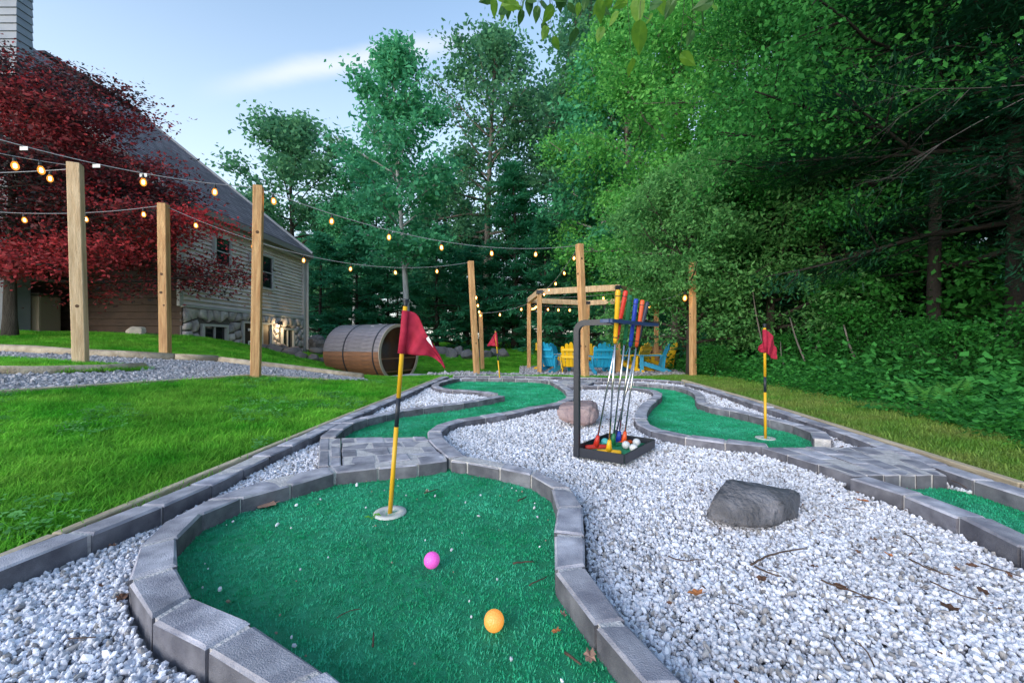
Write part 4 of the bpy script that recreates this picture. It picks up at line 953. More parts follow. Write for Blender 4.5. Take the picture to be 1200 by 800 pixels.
for s in (-1, 1): hb.beam(P_(CA, ZT)+dirA*s*.022, P_(CB, ZT)+dirA*s*.022, .016, .016)
for k in range(7): q = CA.lerp(CB, k/6); hb.beam(P_(q, ZT)-dirA*.014, P_(q, ZT)+dirA*.014, .012, .0155)
M['blue_bar'] = mat('blue_bar', (.02, .055, .16), rough=.4); hb.build('holder_bar', M['blue_bar'], rk)
steel = mat('steel_shaft', (.55, .55, .56), rough=.22, metal=1.0)
def putter(col, gtop, gd, head, hd, label, ang, shaftm=steel):
    m = mat('putter_'+col[0], col[1], rough=.38); T = W(*gtop, gd); H = W(head[0], head[1], hd); H.z = G0+.03
    t = empty('putter', H, 0, label, 'putter', 'mini golf putters standing in the rack'); ax_ = (T-H).normalized(); T = T-H
    gl = .255; g0 = T-ax_*gl
    MB().tube([g0, g0+ax_*.02, g0+ax_*.12, T-ax_*.01, T], [.009, .0105, .0105, .0122, .0095], 12).build('grip', m, t, True)
    gr_ = .0122
    for f in (.03, .25): MB().tube([g0+ax_*f*.9, g0+ax_*(f*.9+.004)], gr_, 12).build('grip_band', M['black'], t)
    MB().tube([ax_*.03, g0], .0048, 8).build('shaft', shaftm, t, True)
    hd_ = MB(); hd_.tube([Vector((0, 0, -.002)), ax_*.03+Vector((0, 0, 0)), ax_*.06], [.018, .013, .0085], 10)
    c, s = math.cos(R(ang)), math.sin(R(ang)); r_ = Vector((c, s, 0)); f_ = Vector((-s, c, 0)); prof = [(-.062, .009), (-.055, .014), (-.03, .0155), (0, .017), (.03, .0155), (.055, .014), (.062, .009)]
    b = len(hd_.v)
    for x, rr_ in prof:
        for k in range(10): a = 2*math.pi*k/10; hd_.v.append(tuple(r_*x+f_*rr_*math.cos(a)+Vector((0, 0, -.008+rr_*.9*math.sin(a)))))
    for i in range(len(prof)-1):
        for k in range(10): hd_.f.append((b+i*10+k, b+i*10+(k+1) % 10, b+i*10+10+(k+1) % 10, b+i*10+10+k)); hd_.mi.append(0)
    hd_.f += [tuple(b+k for k in reversed(range(10))), tuple(b+60+k for k in range(10))]; hd_.mi += [0, 0]; hd_.build('head', m, t, True)
putter(('red', (.62, .035, .02)), (733.5, 340.5), 1.97, (698.5, 521), 2.16, 'putter with red grip and red head at the left of the tray', 8)
putter(('yellow', (.78, .42, .012)), (724.5, 339.5), 1.87, (713.5, 530), 2.06, 'putter with yellow grip and yellow head at the front of the tray', -8)
putter(('green', (.01, .16, .06)), (738.5, 345.5), 2.02, (718, 519), 2.2, 'putter with dark green grip standing in the rack', 20)
putter(('blue', (.012, .05, .42)), (745.6, 350), 2.10, (724.5, 516), 2.25, 'putter with bright blue grip and blue head', 15)
putter(('orange', (.78, .10, .02)), (753, 351.5), 2.18, (731, 515), 2.24, 'putter with orange grip and pale orange head', 30)
putter(('navy', (.018, .022, .05)), (759, 353.5), 2.26, (720, 513), 2.27, 'putter with navy grip at the right end of the rack', 10)

# ------------------------------------------------------------------ golf balls
def ball(loc, m, label, r=.0213):
    bm = bmesh.new(); bmesh.ops.create_icosphere(bm, subdivisions=4, radius=r); me = bpy.data.meshes.new('golf_ball'); bm.to_mesh(me); bm.free(); me.shade_smooth()
    return tag(link('golf_ball', me, m, None, loc), label, 'golf ball', 'golf balls')
def ball_mat(name, col, emit=0, ec=None):
    m = mat(name, col, rough=.35); t = m.node_tree; b = t.nodes['Principled BSDF']; vo = t.nodes.new('ShaderNodeTexVoronoi'); vo.inputs['Scale'].default_value = 260
    tc = t.nodes.new('ShaderNodeTexCoord'); t.links.new(tc.outputs['Object'], vo.inputs['Vector']); bp = t.nodes.new('ShaderNodeBump'); bp.inputs['Strength'].default_value = .5; bp.inputs['Distance'].default_value = .002
    t.links.new(vo.outputs['Distance'], bp.inputs['Height']); t.links.new(bp.outputs[0], b.inputs['Normal'])
    if emit: b.inputs['Emission Color'].default_value = (*ec, 1); b.inputs['Emission Strength'].default_value = emit
    return m
b1 = onz(506, 664, .008); b2 = onz(579, 737, .008)
ball((b1.x, b1.y, .0265), ball_mat('pink_ball', (.80, .14, .58), .10, (.9, .06, .55)), 'glowing pink ball on the nearest green')
ball((b2.x, b2.y, .0265), ball_mat('orange_ball', (.85, .34, .10), .16, (1.0, .34, .01)), 'glowing orange ball on the nearest green')
wb = ball_mat('white_ball', (.62, .64, .68))
for px, py, lab in ((733.5, 521, 'left of the three white balls in the rack tray'), (746, 518, 'rear of the three white balls in the rack tray'), (742.5, 524.5, 'front of the three white balls in the rack tray')):
    p = W(px, py, 2.2); q = onz(px, py, G0+.038); ball((q.x, q.y, G0+.0375), wb, lab)
q = onz(709, 517.5, G0+.038); ball((q.x, q.y, G0+.0375), ball_mat('teal_ball', (.10, .50, .50)), 'pale turquoise ball behind the red putter head')

# ------------------------------------------------------------------ flags
M['pole_y'] = mat('yellow_pole', (.72, .40, .015), rough=.4); M['flag'] = mat('red_flag', (.40, .012, .045), (.52, .02, .07), 30, .75, .25, 400, trans=.25, coords='obj')
M['cup'] = mat('cup_plate', (.60, .60, .57), rough=.6)
def flagstick(base, topp, d, label, sleeve, outline, folds=.012, emblem=None, r=.0085, black=((.42, .56),)):
    b = W(*base, d); b.z = .0; tp = W(*topp, d); t = empty('flagstick', b, 0, label, 'golf flag', 'golf flags on the greens')
    ax_ = tp-b; cuts = sorted({0.0, 1.0, *[c for s in black for c in s]})
    for a, c in zip(cuts[:-1], cuts[1:]):
        dk = any(s[0] <= (a+c)/2 <= s[1] for s in black); MB().tube([ax_*a, ax_*c], r, 12).build('pole_band' if dk else 'pole', M['black'] if dk else M['pole_y'], t, True)
    u_ = ax_.normalized(); MB().tube([ax_, ax_+u_*.006, ax_+u_*.02, ax_+u_*.026], [r*1.0, r*.8, r*1.35, r*1.35], 12).build('cap', M['black'], t, True)
    MB().lathe([(.0, .004), (.030, .004), (.033, .0075), (.056, .0085), (.058, .003)], 28).build('cup_plate', M['cup'], t, True)
    for part, (top_, bot_, ph, dd) in enumerate(outline):
        n, mrow = 26, 14; V = []
        tpz = spline([W(x, y, d)-b for x, y in top_], .001)[::1]; 
        def samp(pl, f):
            q = spline([W(x, y, d)-b for x, y in pl], .004); k = f*(len(q)-1); i = min(int(k), len(q)-2); return q[i].lerp(q[i+1], k-i)
        for i in range(n+1):
            A = samp(top_, i/n); B = samp(bot_, i/n)
            for j in range(mrow+1):
                p = A.lerp(B, j/mrow); V.append(p+Vector((0, dd*i/n+folds*(math.sin(i/n*9+ph+j/mrow*1.3)+.28*math.sin(i/n*23+j/mrow*6+ph)+.2*math.sin(j/mrow*13-i/n*5))*min(1, i/3), 0)))
        F = [(i*(mrow+1)+j, (i+1)*(mrow+1)+j, (i+1)*(mrow+1)+j+1, i*(mrow+1)+j+1) for i in range(n) for j in range(mrow)]
        o = MB().add(V, F).build('flag', M['flag'], t, True); md = o.modifiers.new('thickness', 'SOLIDIFY'); md.thickness = .0012
        if emblem and part == 0:
            E = [Vector(W(x, y, d))-b+Vector((0, dd*.6-.017, 0)) for x, y in emblem]; eo = MB().add(E, [tuple(range(len(E)))]).build('emblem', M['tagw'], o); md = eo.modifiers.new('thickness', 'SOLIDIFY'); md.thickness = .002
    a, c = sleeve; A = W(*a, d)-b; Cc = W(*c, d)-b; MB().tube([A, A.lerp(Cc, .5)+Vector((0.001, 0, 0)), Cc], [r*1.5, r*1.6, r*1.75], 12).build('flag_sleeve', M['flag'], t, True)
flagstick((457, 602), (475, 359), 1.443, 'red flag on the yellow pole of the nearest green', ((475, 364), (470.5, 414)),
    [([(476, 364), (484, 365.5), (490, 371), (497, 386), (508, 406), (520, 431)], [(471, 414.5), (480, 415), (490, 416.5), (500, 417), (511, 423), (520, 432.5)], .4, .03)], .010, [(499.5, 396.5), (502, 394), (504.5, 398.5), (507.5, 407), (504.5, 403), (501, 399.5)], .0082)
flagstick((897, 514), (896, 384), 2.556, 'red flag on the green beside the woods, hanging in two folds', ((896, 386), (896.5, 413)),
    [([(897, 386), (902, 389), (907, 396), (912, 408)], [(897, 413), (901, 416), (907, 420), (912, 421)], 1, .02), ([(895, 398), (892, 402), (888, 406), (885.5, 409)], [(896, 413), (892.5, 413), (889, 412), (885.5, 410)], 2, -.02)], .008, None, .0082)
flagstick((586, 447), (580.5, 388), 6.2, 'small red flag at the far end of the S-shaped green', ((581, 389), (583, 406)),
    [([(581, 389), (578, 393), (575, 398), (571, 404)], [(583, 406), (579, 405.5), (575, 405), (571, 405.5)], 1, .05)], .014, None, .010)
# grass blades caught by the nearest cup
M['dry_bit'] = mat('dry_bit', (.25, .22, .16), rough=.8)
t = MB()
for k in range(7):
    a = random.uniform(0, 6.28); b = Vector((-.475+random.uniform(-.02, .02), 1.40+random.uniform(-.01, .01), .004)); e = Vector((math.cos(a)*.03, math.sin(a)*.02, .008)); t.tube([b, b+e*.5+Vector((0, 0, .006)), b+e], [.0015, .0015, .0004], 4)
tag(t.build('grass_clippings', M['grass']), 'few green grass clippings lying on the cup plate of the nearest flag', 'grass clippings', kind='stuff')

# ------------------------------------------------------------------ litter: leaves, twigs, chips
def leaf_mesh(seed, L_=.05, wd=.03):
    rr = random.Random(seed); n = 14; V = [(0, 0, .004)]
    for k in range(n):
        a = 2*math.pi*k/n; r = (.75 if k % 2 else 1.08)*rr.uniform(.85, 1.12); x = math.cos(a)*L_/2*r; y = math.sin(a)*wd/2*r; V.append((x, y, .002+.22*abs(y)+rr.uniform(0, .006)+.08*abs(x)))
    return MB().add(V, [(0, 1+k, 1+(k+1) % n) for k in range(n)])
LM = {'tan': mat('tan_leaf', (.38, .22, .16), rough=.7), 'orange': mat('orange_leaf', (.42, .15, .05), rough=.7), 'brown': mat('brown_leaf', (.13, .06, .035), rough=.8)}
for k, (px, py, z, c, L_, lab) in enumerate(((314, 594, .004, 'tan', .075, 'large curled tan leaf at the back left of the nearest green'), (1011, 588, .035, 'orange', .045, 'orange leaf on the gravel right of the grey boulder'), (817, 697, .035, 'orange', .04, 'orange brown leaf on the gravel below the grey boulder'),
    (692, 772, .008, 'tan', .04, 'tan leaf against the right kerb of the nearest green'), (893, 680, .035, 'brown', .035, 'brown curled leaf on the gravel below the grey boulder, right'), (1041, 651, .035, 'orange', .022, 'small rust leaf in the middle of the right gravel'), (1112, 715, .035, 'brown', .05, 'brown leaf scrap at the lower right of the gravel'),
    (985, 690, .035, 'brown', .04, 'dark brown leaf among twigs on the right gravel'), (131, 641, .03, 'brown', .03, 'brown leaf on the gravel left of the nearest kerb'), (143, 702, .03, 'brown', .03, 'dull leaf tucked against the left kerb blocks'), (652, 741, .008, 'orange', .02, 'small orange leaf scrap on the nearest green by the right kerb'), (1152, 695, .035, 'brown', .04, 'brown leaf near the kerb at far right'), (660, 722, .008, 'tan', .025, 'tan leaf scrap in the kerb corner of the nearest green'), (1140, 665, .035, 'brown', .03, 'brown leaf beside the right kerb'))):
    p = onz(px, py, z); p.z = z; o = leaf_mesh(k, L_, L_*.62).build('fallen_leaf', LM[c], None, False, p, (R(random.uniform(-12, 12)), R(random.uniform(-12, 12)), R(random.uniform(0, 360)))); tag(o, lab, 'leaf', 'fallen leaves')
M['twig'] = mat('twig', (.06, .035, .025), (.11, .07, .05), 60, .9)
def twig(pts, z, r, label):
    P = [onz(x, y, z) for x, y in pts]; o0 = P[0].copy(); Q = spline(P, .012); b = MB(); b.tube([q-o0+Vector((0, 0, random.uniform(0, .003))) for q in Q], [r*(1-.5*k/len(Q)) for k in range(len(Q))], 6); tag(b.build('twig', M['twig'], None, True, o0), label, 'twig', 'fallen twigs')
for pts, z, r, lab in (
    ([(601, 660), (626, 658)], .012, .0025, 'short straight twig near the middle of the nearest green'), ([(620, 686), (630, 681), (641, 676)], .012, .0018, 'thin curved twig by the right kerb of the nearest green'), ([(607, 587), (617, 582)], .012, .003, 'stubby dark twig in the back right of the nearest green'), ([(497, 578), (513, 573)], .012, .0022, 'thin dark twig behind the nearest flag'),
    ([(437, 758), (438, 741)], .012, .0022, 'short twig pointing away on the front of the nearest green'), ([(662, 765), (681, 779)], .012, .003, 'broken twig by the tan leaf at the right kerb'), ([(395, 724), (410, 716), (424, 713)], .012, .0012, 'hair thin twig on the left of the nearest green'),
    ([(880, 662), (899, 652), (922, 646), (946, 643)], .04, .003, 'long bent twig on the gravel below the grey boulder'), ([(884, 664), (900, 671), (916, 676)], .04, .0025, 'short side twig crossing the long bent one'), ([(962, 680), (1000, 694), (1040, 706)], .04, .0022, 'thin twig lying across the lower right gravel'),
    ([(1065, 655), (1092, 668), (1120, 676)], .04, .0022, 'twig pointing to the right kerb on the gravel'), ([(1090, 682), (1118, 694), (1145, 703)], .04, .002, 'thin dark twig on the gravel near the right kerb'), ([(1060, 625), (1074, 634), (1082, 646)], .04, .002, 'curved twig behind the rust leaf'), ([(1150, 660), (1172, 668), (1198, 676)], .04, .002, 'twig beside the kerb at far right'), ([(783, 652), (800, 657), (826, 655)], .04, .0018, 'pale thin twig on the gravel left of the grey boulder')): twig(pts, z, r, lab)
P = rand_pts(-1.05, .2, .62, 1.8, 260); P = P[inpoly(P, POLY1)]; edge = dpoly(P, g1c+g1rc[::1]); P = P[(edge > .06) & (RNG.random(len(P)) < np.where(edge < .11, .9, .30))]; n = len(P)
tag(scatter('stray_chips', np.c_[P, np.full(n, .010)], RNG.uniform(0, 6.28, (n, 3)), .0038*RNG.lognormal(0, .38, n), [chip_src(70+i, M['chip']) for i in range(2)]+[chip_src(73, M['dry_bit'], .8)]), 'stray white chips and crumbs strewn on the nearest green', 'gravel', kind='stuff')
P = rand_pts(-1.2, 2.6, .5, 4.5, 2600); P = P[inpoly(P, COURSE)]
for pl in (POLY1, POLY2, POLY3, POLY4, PLAT, PLAT_R, colq): P = P[~inpoly(P, pl)]
for k in KERBS: P = P[dpoly(P, k) > .055]
P = P[RNG.random(len(P)) < np.clip(.15+.4*(P[:, 0]-.3), .08, .9)]; n = len(P)
tag(scatter('leaf_litter', np.c_[P, np.full(n, .026)], np.c_[RNG.normal(0, .4, (n, 2)), RNG.uniform(0, 6.28, n)], RNG.uniform(.5, 1.2, n), [src('bit', leaf_mesh(200+i, .022, .012).mesh('bit'), LM['brown']) for i in range(2)]+[src('bit', MB().tube([(-.02, 0, .002), (0, .003, .004), (.022, 0, .002)], .0012, 4).mesh('bit'), M['twig'])]), 'dark bits of leaf and bark scattered over the white gravel', 'leaf litter', kind='stuff')
# ------------------------------------------------------------------ trees
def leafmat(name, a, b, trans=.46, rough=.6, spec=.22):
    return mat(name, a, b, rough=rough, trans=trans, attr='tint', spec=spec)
M['bark_grey'] = mat('bark_grey', (.10, .09, .08), (.17, .155, .145), 6, .9, .8, 30, stretch=(3, 3, .6)); M['bark_silver'] = mat('bark_silver', (.26, .27, .29), (.40, .41, .43), 4, .8, .5, 20, stretch=(3, 3, .8)); M['bark_black'] = mat('bark_black', (.010, .009, .008), (.022, .019, .017), 6, .95, .8, 30); M['bark_dark'] = mat('bark_dark', (.024, .02, .016), (.05, .042, .036), 6, .9, .8, 30, stretch=(3, 3, .6))
def leaves_mesh(P, D, Nn, S, tint, wr=.58, name='crown'):
    """P base, D direction, Nn normal, S length -> kite shaped folded leaves"""
    D = D/np.linalg.norm(D, axis=1)[:, None]; B = np.cross(Nn, D); B /= np.linalg.norm(B, axis=1)[:, None]+1e-9; U = np.cross(D, B); S = S[:, None]
    mid = P+D*S*.45; V = np.stack([P, mid+B*S*wr*.5-U*S*.10, P+D*S, mid-B*S*wr*.5-U*S*.10], 1).reshape(-1, 3)
    F = np.arange(len(V)).reshape(-1, 4)
    return np_mesh(name, V, F, tint)
def gen_tree(seed, H, tr, cb, env, nprim, elev, leaf, nleaf, clump, droop=0.0, lean=(0, 0), sub=5, flat=.6, wr=.58, trunk_end=.97, spray=False, tmin=.0, wob=.02, sides=8, lightup=.35, gap=.0, tintp=None):
    rr = np.random.default_rng(seed); tp = []; nseg = 12
    ph = rr.uniform(0, 6.28, 2)
    def trunk(z):
        f = z/H; return np.array([lean[0]*f+wob*H*.5*math.sin(f*5+ph[0])*f, lean[1]*f+wob*H*.5*math.sin(f*4+ph[1])*f, z])
    mb = MB(); mb.tube([trunk(H*trunk_end*k/nseg)-np.array([0, 0, .1 if k == 0 else 0]) for k in range(nseg+1)], [tr*(1.25 if k == 0 else 1)*(1-.88*k/nseg) for k in range(nseg+1)], sides)
    C_ = []; DR = []; W_ = []; PI_ = []
    for i in range(nprim):
        t = (i+rr.uniform(.1, .9))/nprim; z = cb+(H*trunk_end-cb)*t; az = i*2.39996+rr.normal(0, .35); ln = env(t)*rr.uniform(.68, 1.1)
        el = elev(t)+rr.normal(0, .12); d = np.array([math.cos(az)*math.cos(el), math.sin(az)*math.cos(el), math.sin(el)]); p = trunk(z); pts = [p]; n = 6
        for k in range(n):
            d = d+rr.normal(0, .10, 3)+np.array([0, 0, -droop*.1*k/n]); d /= np.linalg.norm(d); p = p+d*ln/n; pts.append(p)
        r0_ = max(.008, tr*.42*(1-t)+.12*tr*.3); mb.tube(pts, [r0_*(1-.8*k/n) for k in range(n+1)], 5)
        for s in range(sub+int(ln*1.2)):
            f = rr.uniform(.28, 1.0); q = pts[int(f*n-1e-6)]; l2 = ln*rr.uniform(.16, .42)*(1.25-f*.7); a2 = az+rr.choice([-1, 1])*rr.uniform(.3, 1.25); e2 = el*.5+rr.normal(.08, .30)-droop*.25
            d2 = np.array([math.cos(a2)*math.cos(e2), math.sin(a2)*math.cos(e2), math.sin(e2)]); q2 = q+d2*l2; mb.tube([q, q+d2*l2*.5+rr.normal(0, .03*l2, 3), q2], [r0_*.35, r0_*.22, r0_*.08], 4, cap=False)
            if rr.random() < gap: continue
            for g in (.45, .75, 1.0): C_.append(q+d2*l2*g); DR.append(d2); W_.append(1.0); PI_.append(i)
        C_.append(pts[-1]); DR.append(d); W_.append(1.3); PI_.append(i)
    C_ = np.array(C_); DR = np.array(DR); W_ = np.array(W_); k = rr.choice(len(C_), nleaf, p=W_/W_.sum()); ct = rr.normal(.45, .22, len(C_))
    if tintp: pt = np.clip(rr.beta(*tintp, nprim), 0, 1); ct = pt[np.array(PI_)]+rr.normal(0, .10, len(C_))
    off = rr.normal(0, 1, (nleaf, 3))*clump*np.array([1, 1, flat]); P = C_[k]+off
    if spray: D = DR[k]+rr.normal(0, .45, (nleaf, 3))*np.array([1, 1, .25])+np.array([0, 0, -.1*droop]); Nn = np.array([0, 0, 1.0])+rr.normal(0, .22, (nleaf, 3))
    else: D = rr.normal(0, 1, (nleaf, 3))*np.array([1, 1, .6])+np.array([0, 0, -.35-droop]); Nn = np.array([0, 0, .9])+rr.normal(0, .75, (nleaf, 3))
    S = leaf*rr.lognormal(0, .22, nleaf); tint = np.clip(ct[k]+rr.normal(0, .13, nleaf), 0, 1)
    return mb.mesh('trunk', True), leaves_mesh(P, D, Nn, S, tint, wr)
def tree(name, meshes, tm, lm, loc, label, cat, group=None, sc=1.0, rz=0.0, scz=None):
    t = empty(name, loc, rz, label, cat, group); t.scale = (sc, sc, scz or sc)
    a, b = meshes; link('trunk', a, tm, t); link('crown', b, lm, t); return t
LMT = {
 'oak': leafmat('oak_leaves', (.045, .18, .11), (.16, .42, .20)), 'maple': leafmat('maple_leaves', (.045, .27, .15), (.15, .56, .27)), 'bright': leafmat('bright_leaves', (.055, .30, .06), (.22, .62, .14)),
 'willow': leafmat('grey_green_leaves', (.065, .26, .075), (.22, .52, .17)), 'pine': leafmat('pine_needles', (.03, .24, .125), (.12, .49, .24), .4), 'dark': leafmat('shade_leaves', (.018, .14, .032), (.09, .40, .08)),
 'shade_toned_pine': leafmat('shade_toned_needles', (.006, .045, .022), (.022, .12, .055), .25), 'red': leafmat('red_maple_leaves', (.024, .024, .028), (.66, .045, .06), .35), 'ground': leafmat('ground_leaves', (.025, .18, .03), (.09, .44, .07)), 'bush': leafmat('bush_leaves', (.016, .12, .022), (.055, .28, .045))}  # near-black needle tone puts the right hand wood's shade into the colour
dome = lambda Rr, lo=.45, pk=.4: (lambda t: Rr*((lo+(1-lo)*math.sin(math.pi*min(1, t/pk*.5))) if t < pk else max(.12, math.cos((t-pk)/(1-pk)*math.pi/2)**.75)))
cone = lambda Rr: (lambda t: Rr*(1.02-t)**.8*(1 if t > .08 else .75))
up_ = lambda a, b: (lambda t: a+(b-a)*t)
def at_px(px, d): x = (px-600)*d/FOC; return Vector((x, d, tz(x, d)-.05))
oak = gen_tree(1, 20.6, .30, 5.5, dome(5.0, .5, .45), 46, up_(.15, .9), .27, 17000, .46, lean=(.4, 0), gap=.12)
mapl = gen_tree(2, 15.2, .17, 4.0, dome(3.3, .6, .35), 40, up_(.25, 1.05), .23, 14500, .36, lean=(-.75, 0), gap=.06)
rnd_ = gen_tree(3, 12.4, .20, 2.0, dome(4.3, .7, .45), 36, up_(.15, 1.0), .24, 18000, .38, gap=.05)
pine = gen_tree(4, 11, .20, 1.2, cone(3.1), 46, up_(.0, .45), .36, 11000, .20, droop=.4, flat=.30, wr=.20, spray=True)
heml = gen_tree(5, 7.4, .13, .4, lambda t: 2.7*max(.12, 1-t**2.0), 44, up_(-.05, .35), .28, 11000, .17, droop=.6, flat=.28, wr=.22, spray=True)
brt = gen_tree(6, 12.5, .16, 1.6, dome(3.3, .7, .35), 52, up_(.15, 1.0), .125, 44000, .27, sub=6, droop=.15)
wil = gen_tree(7, 4.7, .09, .7, dome(2.25, .75, .40), 46, up_(.25, .9), .085, 42000, .17, sub=7, droop=.25, wr=.42)
drk = gen_tree(8, 9.5, .09, 1.9, dome(3.0, .85, .35), 50, up_(-.05, .9), .068, 70000, .22, sub=7, droop=.3)
npine = gen_tree(15, 9.0, .10, 1.7, lambda t: 3.0*max(.15, 1-t**1.8), 62, up_(-.05, .4), .12, 72000, .17, droop=.5, flat=.35, wr=.15, spray=True, sub=8)
# far wood: evergreens and broadleaves closing the view
G_ = 'trees closing the far side of the wood'
for k, (px, d, pr, lm, sc) in enumerate(((352, 40, pine, 'pine', 1.0), (380, 42, rnd_, 'oak', 1.0), (415, 39, pine, 'pine', 1.0), (490, 40, pine, 'pine', 1.05), (566, 40, pine, 'pine', 1.1), (640, 39, pine, 'pine', 1.15), (676, 41, rnd_, 'oak', 1.2), (716, 38, pine, 'pine', 1.3), (760, 36, rnd_, 'oak', 1.2), (810, 33, pine, 'pine', 1.3), (868, 30, rnd_, 'oak', 1.1), (930, 28, pine, 'pine', 1.2), (1010, 26, rnd_, 'oak', 1.0), (1100, 22, pine, 'pine', 1.1))):
    tree('far_tree', pr, M['bark_dark'], LMT[lm], at_px(px, d), 'dark evergreen far back in the wood' if lm == 'pine' else 'leafy tree far back in the wood', 'tree', G_, sc*random.uniform(.95, 1.1), random.uniform(0, 6.28))
tree('oak_tree', rnd_, M['bark_grey'], LMT['oak'], at_px(342, 27), 'round crowned tree just right of the house roof', 'tree', None, 1.2, .6)
tree('maple_tree', mapl, M['bark_silver'], LMT['maple'], at_px(479, 17.2), 'slender silver barked tree leaning above the barrel', 'tree', None, .88, .0)
tree('maple_tree', mapl, M['bark_grey'], LMT['maple'], at_px(415, 26), 'leafy green tree between the round crowned tree and the silver trunk', 'tree', None, .80, 2.2)
tree('maple_tree', mapl, M['bark_grey'], LMT['maple'], at_px(447, 27), 'leafy green tree just left of the silver trunk, further back', 'tree', None, .82, 1.0)
tree('oak_tree', rnd_, M['bark_grey'], LMT['oak'], at_px(520, 30), 'round crowned tree between the silver trunk and the tallest oak', 'tree', None, 1.0, 3.3)
tree('maple_tree', mapl, M['bark_grey'], LMT['maple'], at_px(388, 30), 'smaller leafy tree left of the barrel behind the house corner', 'tree', None, .72, 4.0)
tree('oak_tree', oak, M['bark_grey'], LMT['oak'], at_px(570, 26), 'tallest open crowned oak against the sky', 'tree', None, 1.0, .0)
tree('oak_tree', oak, M['bark_grey'], LMT['oak'], at_px(655, 29), 'tall oak right of the tallest one', 'tree', None, .93, 2.0)
tree('oak_tree', oak, M['bark_grey'], LMT['maple'], at_px(700, 23), 'tall green tree behind the pergola post', 'tree', None, .98, 4.1)
tree('maple_tree', mapl, M['bark_grey'], LMT['maple'], at_px(712, 19), 'leafy green tree behind the right end of the pergola', 'tree', None, 1.0, 5.0)
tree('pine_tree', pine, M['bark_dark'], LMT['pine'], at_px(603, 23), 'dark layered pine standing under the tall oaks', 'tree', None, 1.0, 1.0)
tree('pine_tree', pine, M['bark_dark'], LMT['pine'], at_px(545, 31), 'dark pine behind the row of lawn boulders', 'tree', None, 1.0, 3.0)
for k, (px, d, sc, lab) in enumerate(((375, 19, .75, 'low evergreen behind the house corner boulders'), (418, 20, .82, 'low evergreen behind the left end of the barrel'), (455, 21, .72, 'low evergreen just left of the silver trunk'), (512, 21, .88, 'broad evergreen between silver trunk and barrel post'), (548, 22.5, .80, 'evergreen behind the barrel post'), (590, 24, .85, 'evergreen left of the pergola lights'),
        (640, 21, .95, 'evergreen directly behind the pergola corner'), (690, 20, .95, 'evergreen behind the tall pergola post'), (745, 18, .9, 'evergreen behind the putter grips'), (800, 17.5, .85, 'evergreen behind the firewood stack'))):
    tree('hemlock_tree', heml, M['bark_dark'], LMT['pine'], at_px(px, d), lab, 'tree', 'low evergreens along the far lawn', sc, k*1.3)
for k in range(19):
    tree('hemlock_tree', heml, M['bark_dark'], LMT['pine'], at_px(322+k*24+random.uniform(-6, 6), 32+random.uniform(-3, 3)), 'low evergreen filling the gaps between trunks at the back of the wood', 'tree', 'low evergreens at the back of the wood', random.uniform(.7, .95), k*1.1)
# right hand wood
tree('green_tree', brt, M['bark_grey'], LMT['bright'], Vector((5.4, 13.2, tz(5.4, 13.2))), 'bright green tree rising behind the grey green bush tree', 'tree', None, 1.05, .3)
tree('green_tree', brt, M['bark_grey'], LMT['bright'], Vector((6.6, 10.4, tz(6.6, 10.4))), 'bright green tree at the top right behind the woods flag', 'tree', None, .98, 2.4)
tree('green_tree', brt, M['bark_grey'], LMT['maple'], Vector((5.4, 18.5, tz(5.4, 18.5))), 'mid green tall tree behind the pergola right corner', 'tree', None, 1.3, 4.0)
tree('willow_tree', wil, M['bark_dark'], LMT['willow'], Vector((3.95, 8.9, tz(3.95, 8.9))), 'grey green bushy tree drooping over the leafy post', 'tree', None, 1.0, .0)
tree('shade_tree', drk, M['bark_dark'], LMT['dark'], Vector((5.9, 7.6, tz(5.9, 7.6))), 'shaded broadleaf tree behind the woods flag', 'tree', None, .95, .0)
tree('pine_tree', npine, M['bark_black'], LMT['shade_toned_pine'], Vector((6.5, 5.2, tz(6.5, 5.2))), 'dark overhanging evergreen at the right edge', 'tree', None, 1.0, 2.0)
tree('pine_tree', npine, M['bark_black'], LMT['shade_toned_pine'], Vector((6.6, 3.0, tz(6.6, 3.0))), 'nearest dark evergreen beyond the right edge', 'tree', None, .92, 4.0)
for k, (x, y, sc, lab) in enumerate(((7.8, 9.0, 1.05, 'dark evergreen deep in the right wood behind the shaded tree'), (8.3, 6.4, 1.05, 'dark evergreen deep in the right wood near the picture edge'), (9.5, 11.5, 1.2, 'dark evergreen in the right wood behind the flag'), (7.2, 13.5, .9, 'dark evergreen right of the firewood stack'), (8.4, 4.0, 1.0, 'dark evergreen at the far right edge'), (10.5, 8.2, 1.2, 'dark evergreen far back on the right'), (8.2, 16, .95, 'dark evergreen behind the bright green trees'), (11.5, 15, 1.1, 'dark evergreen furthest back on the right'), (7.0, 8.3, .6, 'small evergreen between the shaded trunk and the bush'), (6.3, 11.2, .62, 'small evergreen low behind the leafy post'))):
    tree('hemlock_tree', npine if y < 9.5 else heml, M['bark_black'], LMT['shade_toned_pine'] if y < 12 else LMT['pine'], Vector((x, y, tz(x, y))), lab, 'tree', 'dark evergreens in the right hand wood', sc, k*.9)
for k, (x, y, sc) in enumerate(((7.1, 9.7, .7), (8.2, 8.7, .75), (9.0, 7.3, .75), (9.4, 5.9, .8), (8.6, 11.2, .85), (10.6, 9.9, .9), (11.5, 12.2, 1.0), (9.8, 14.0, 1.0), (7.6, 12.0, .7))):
    tree('hemlock_tree', heml, M['bark_dark'], LMT['shade_toned_pine'], Vector((x, y, tz(x, y))), 'low evergreen closing the dark gaps behind the right hand trunks', 'tree', 'low evergreens in the right hand wood', sc, k*1.9)
arch = gen_tree(16, 9.5, .09, 3.3, dome(3.3, .9, .3), 44, up_(-.1, .8), .07, 52000, .24, sub=7, droop=.3)
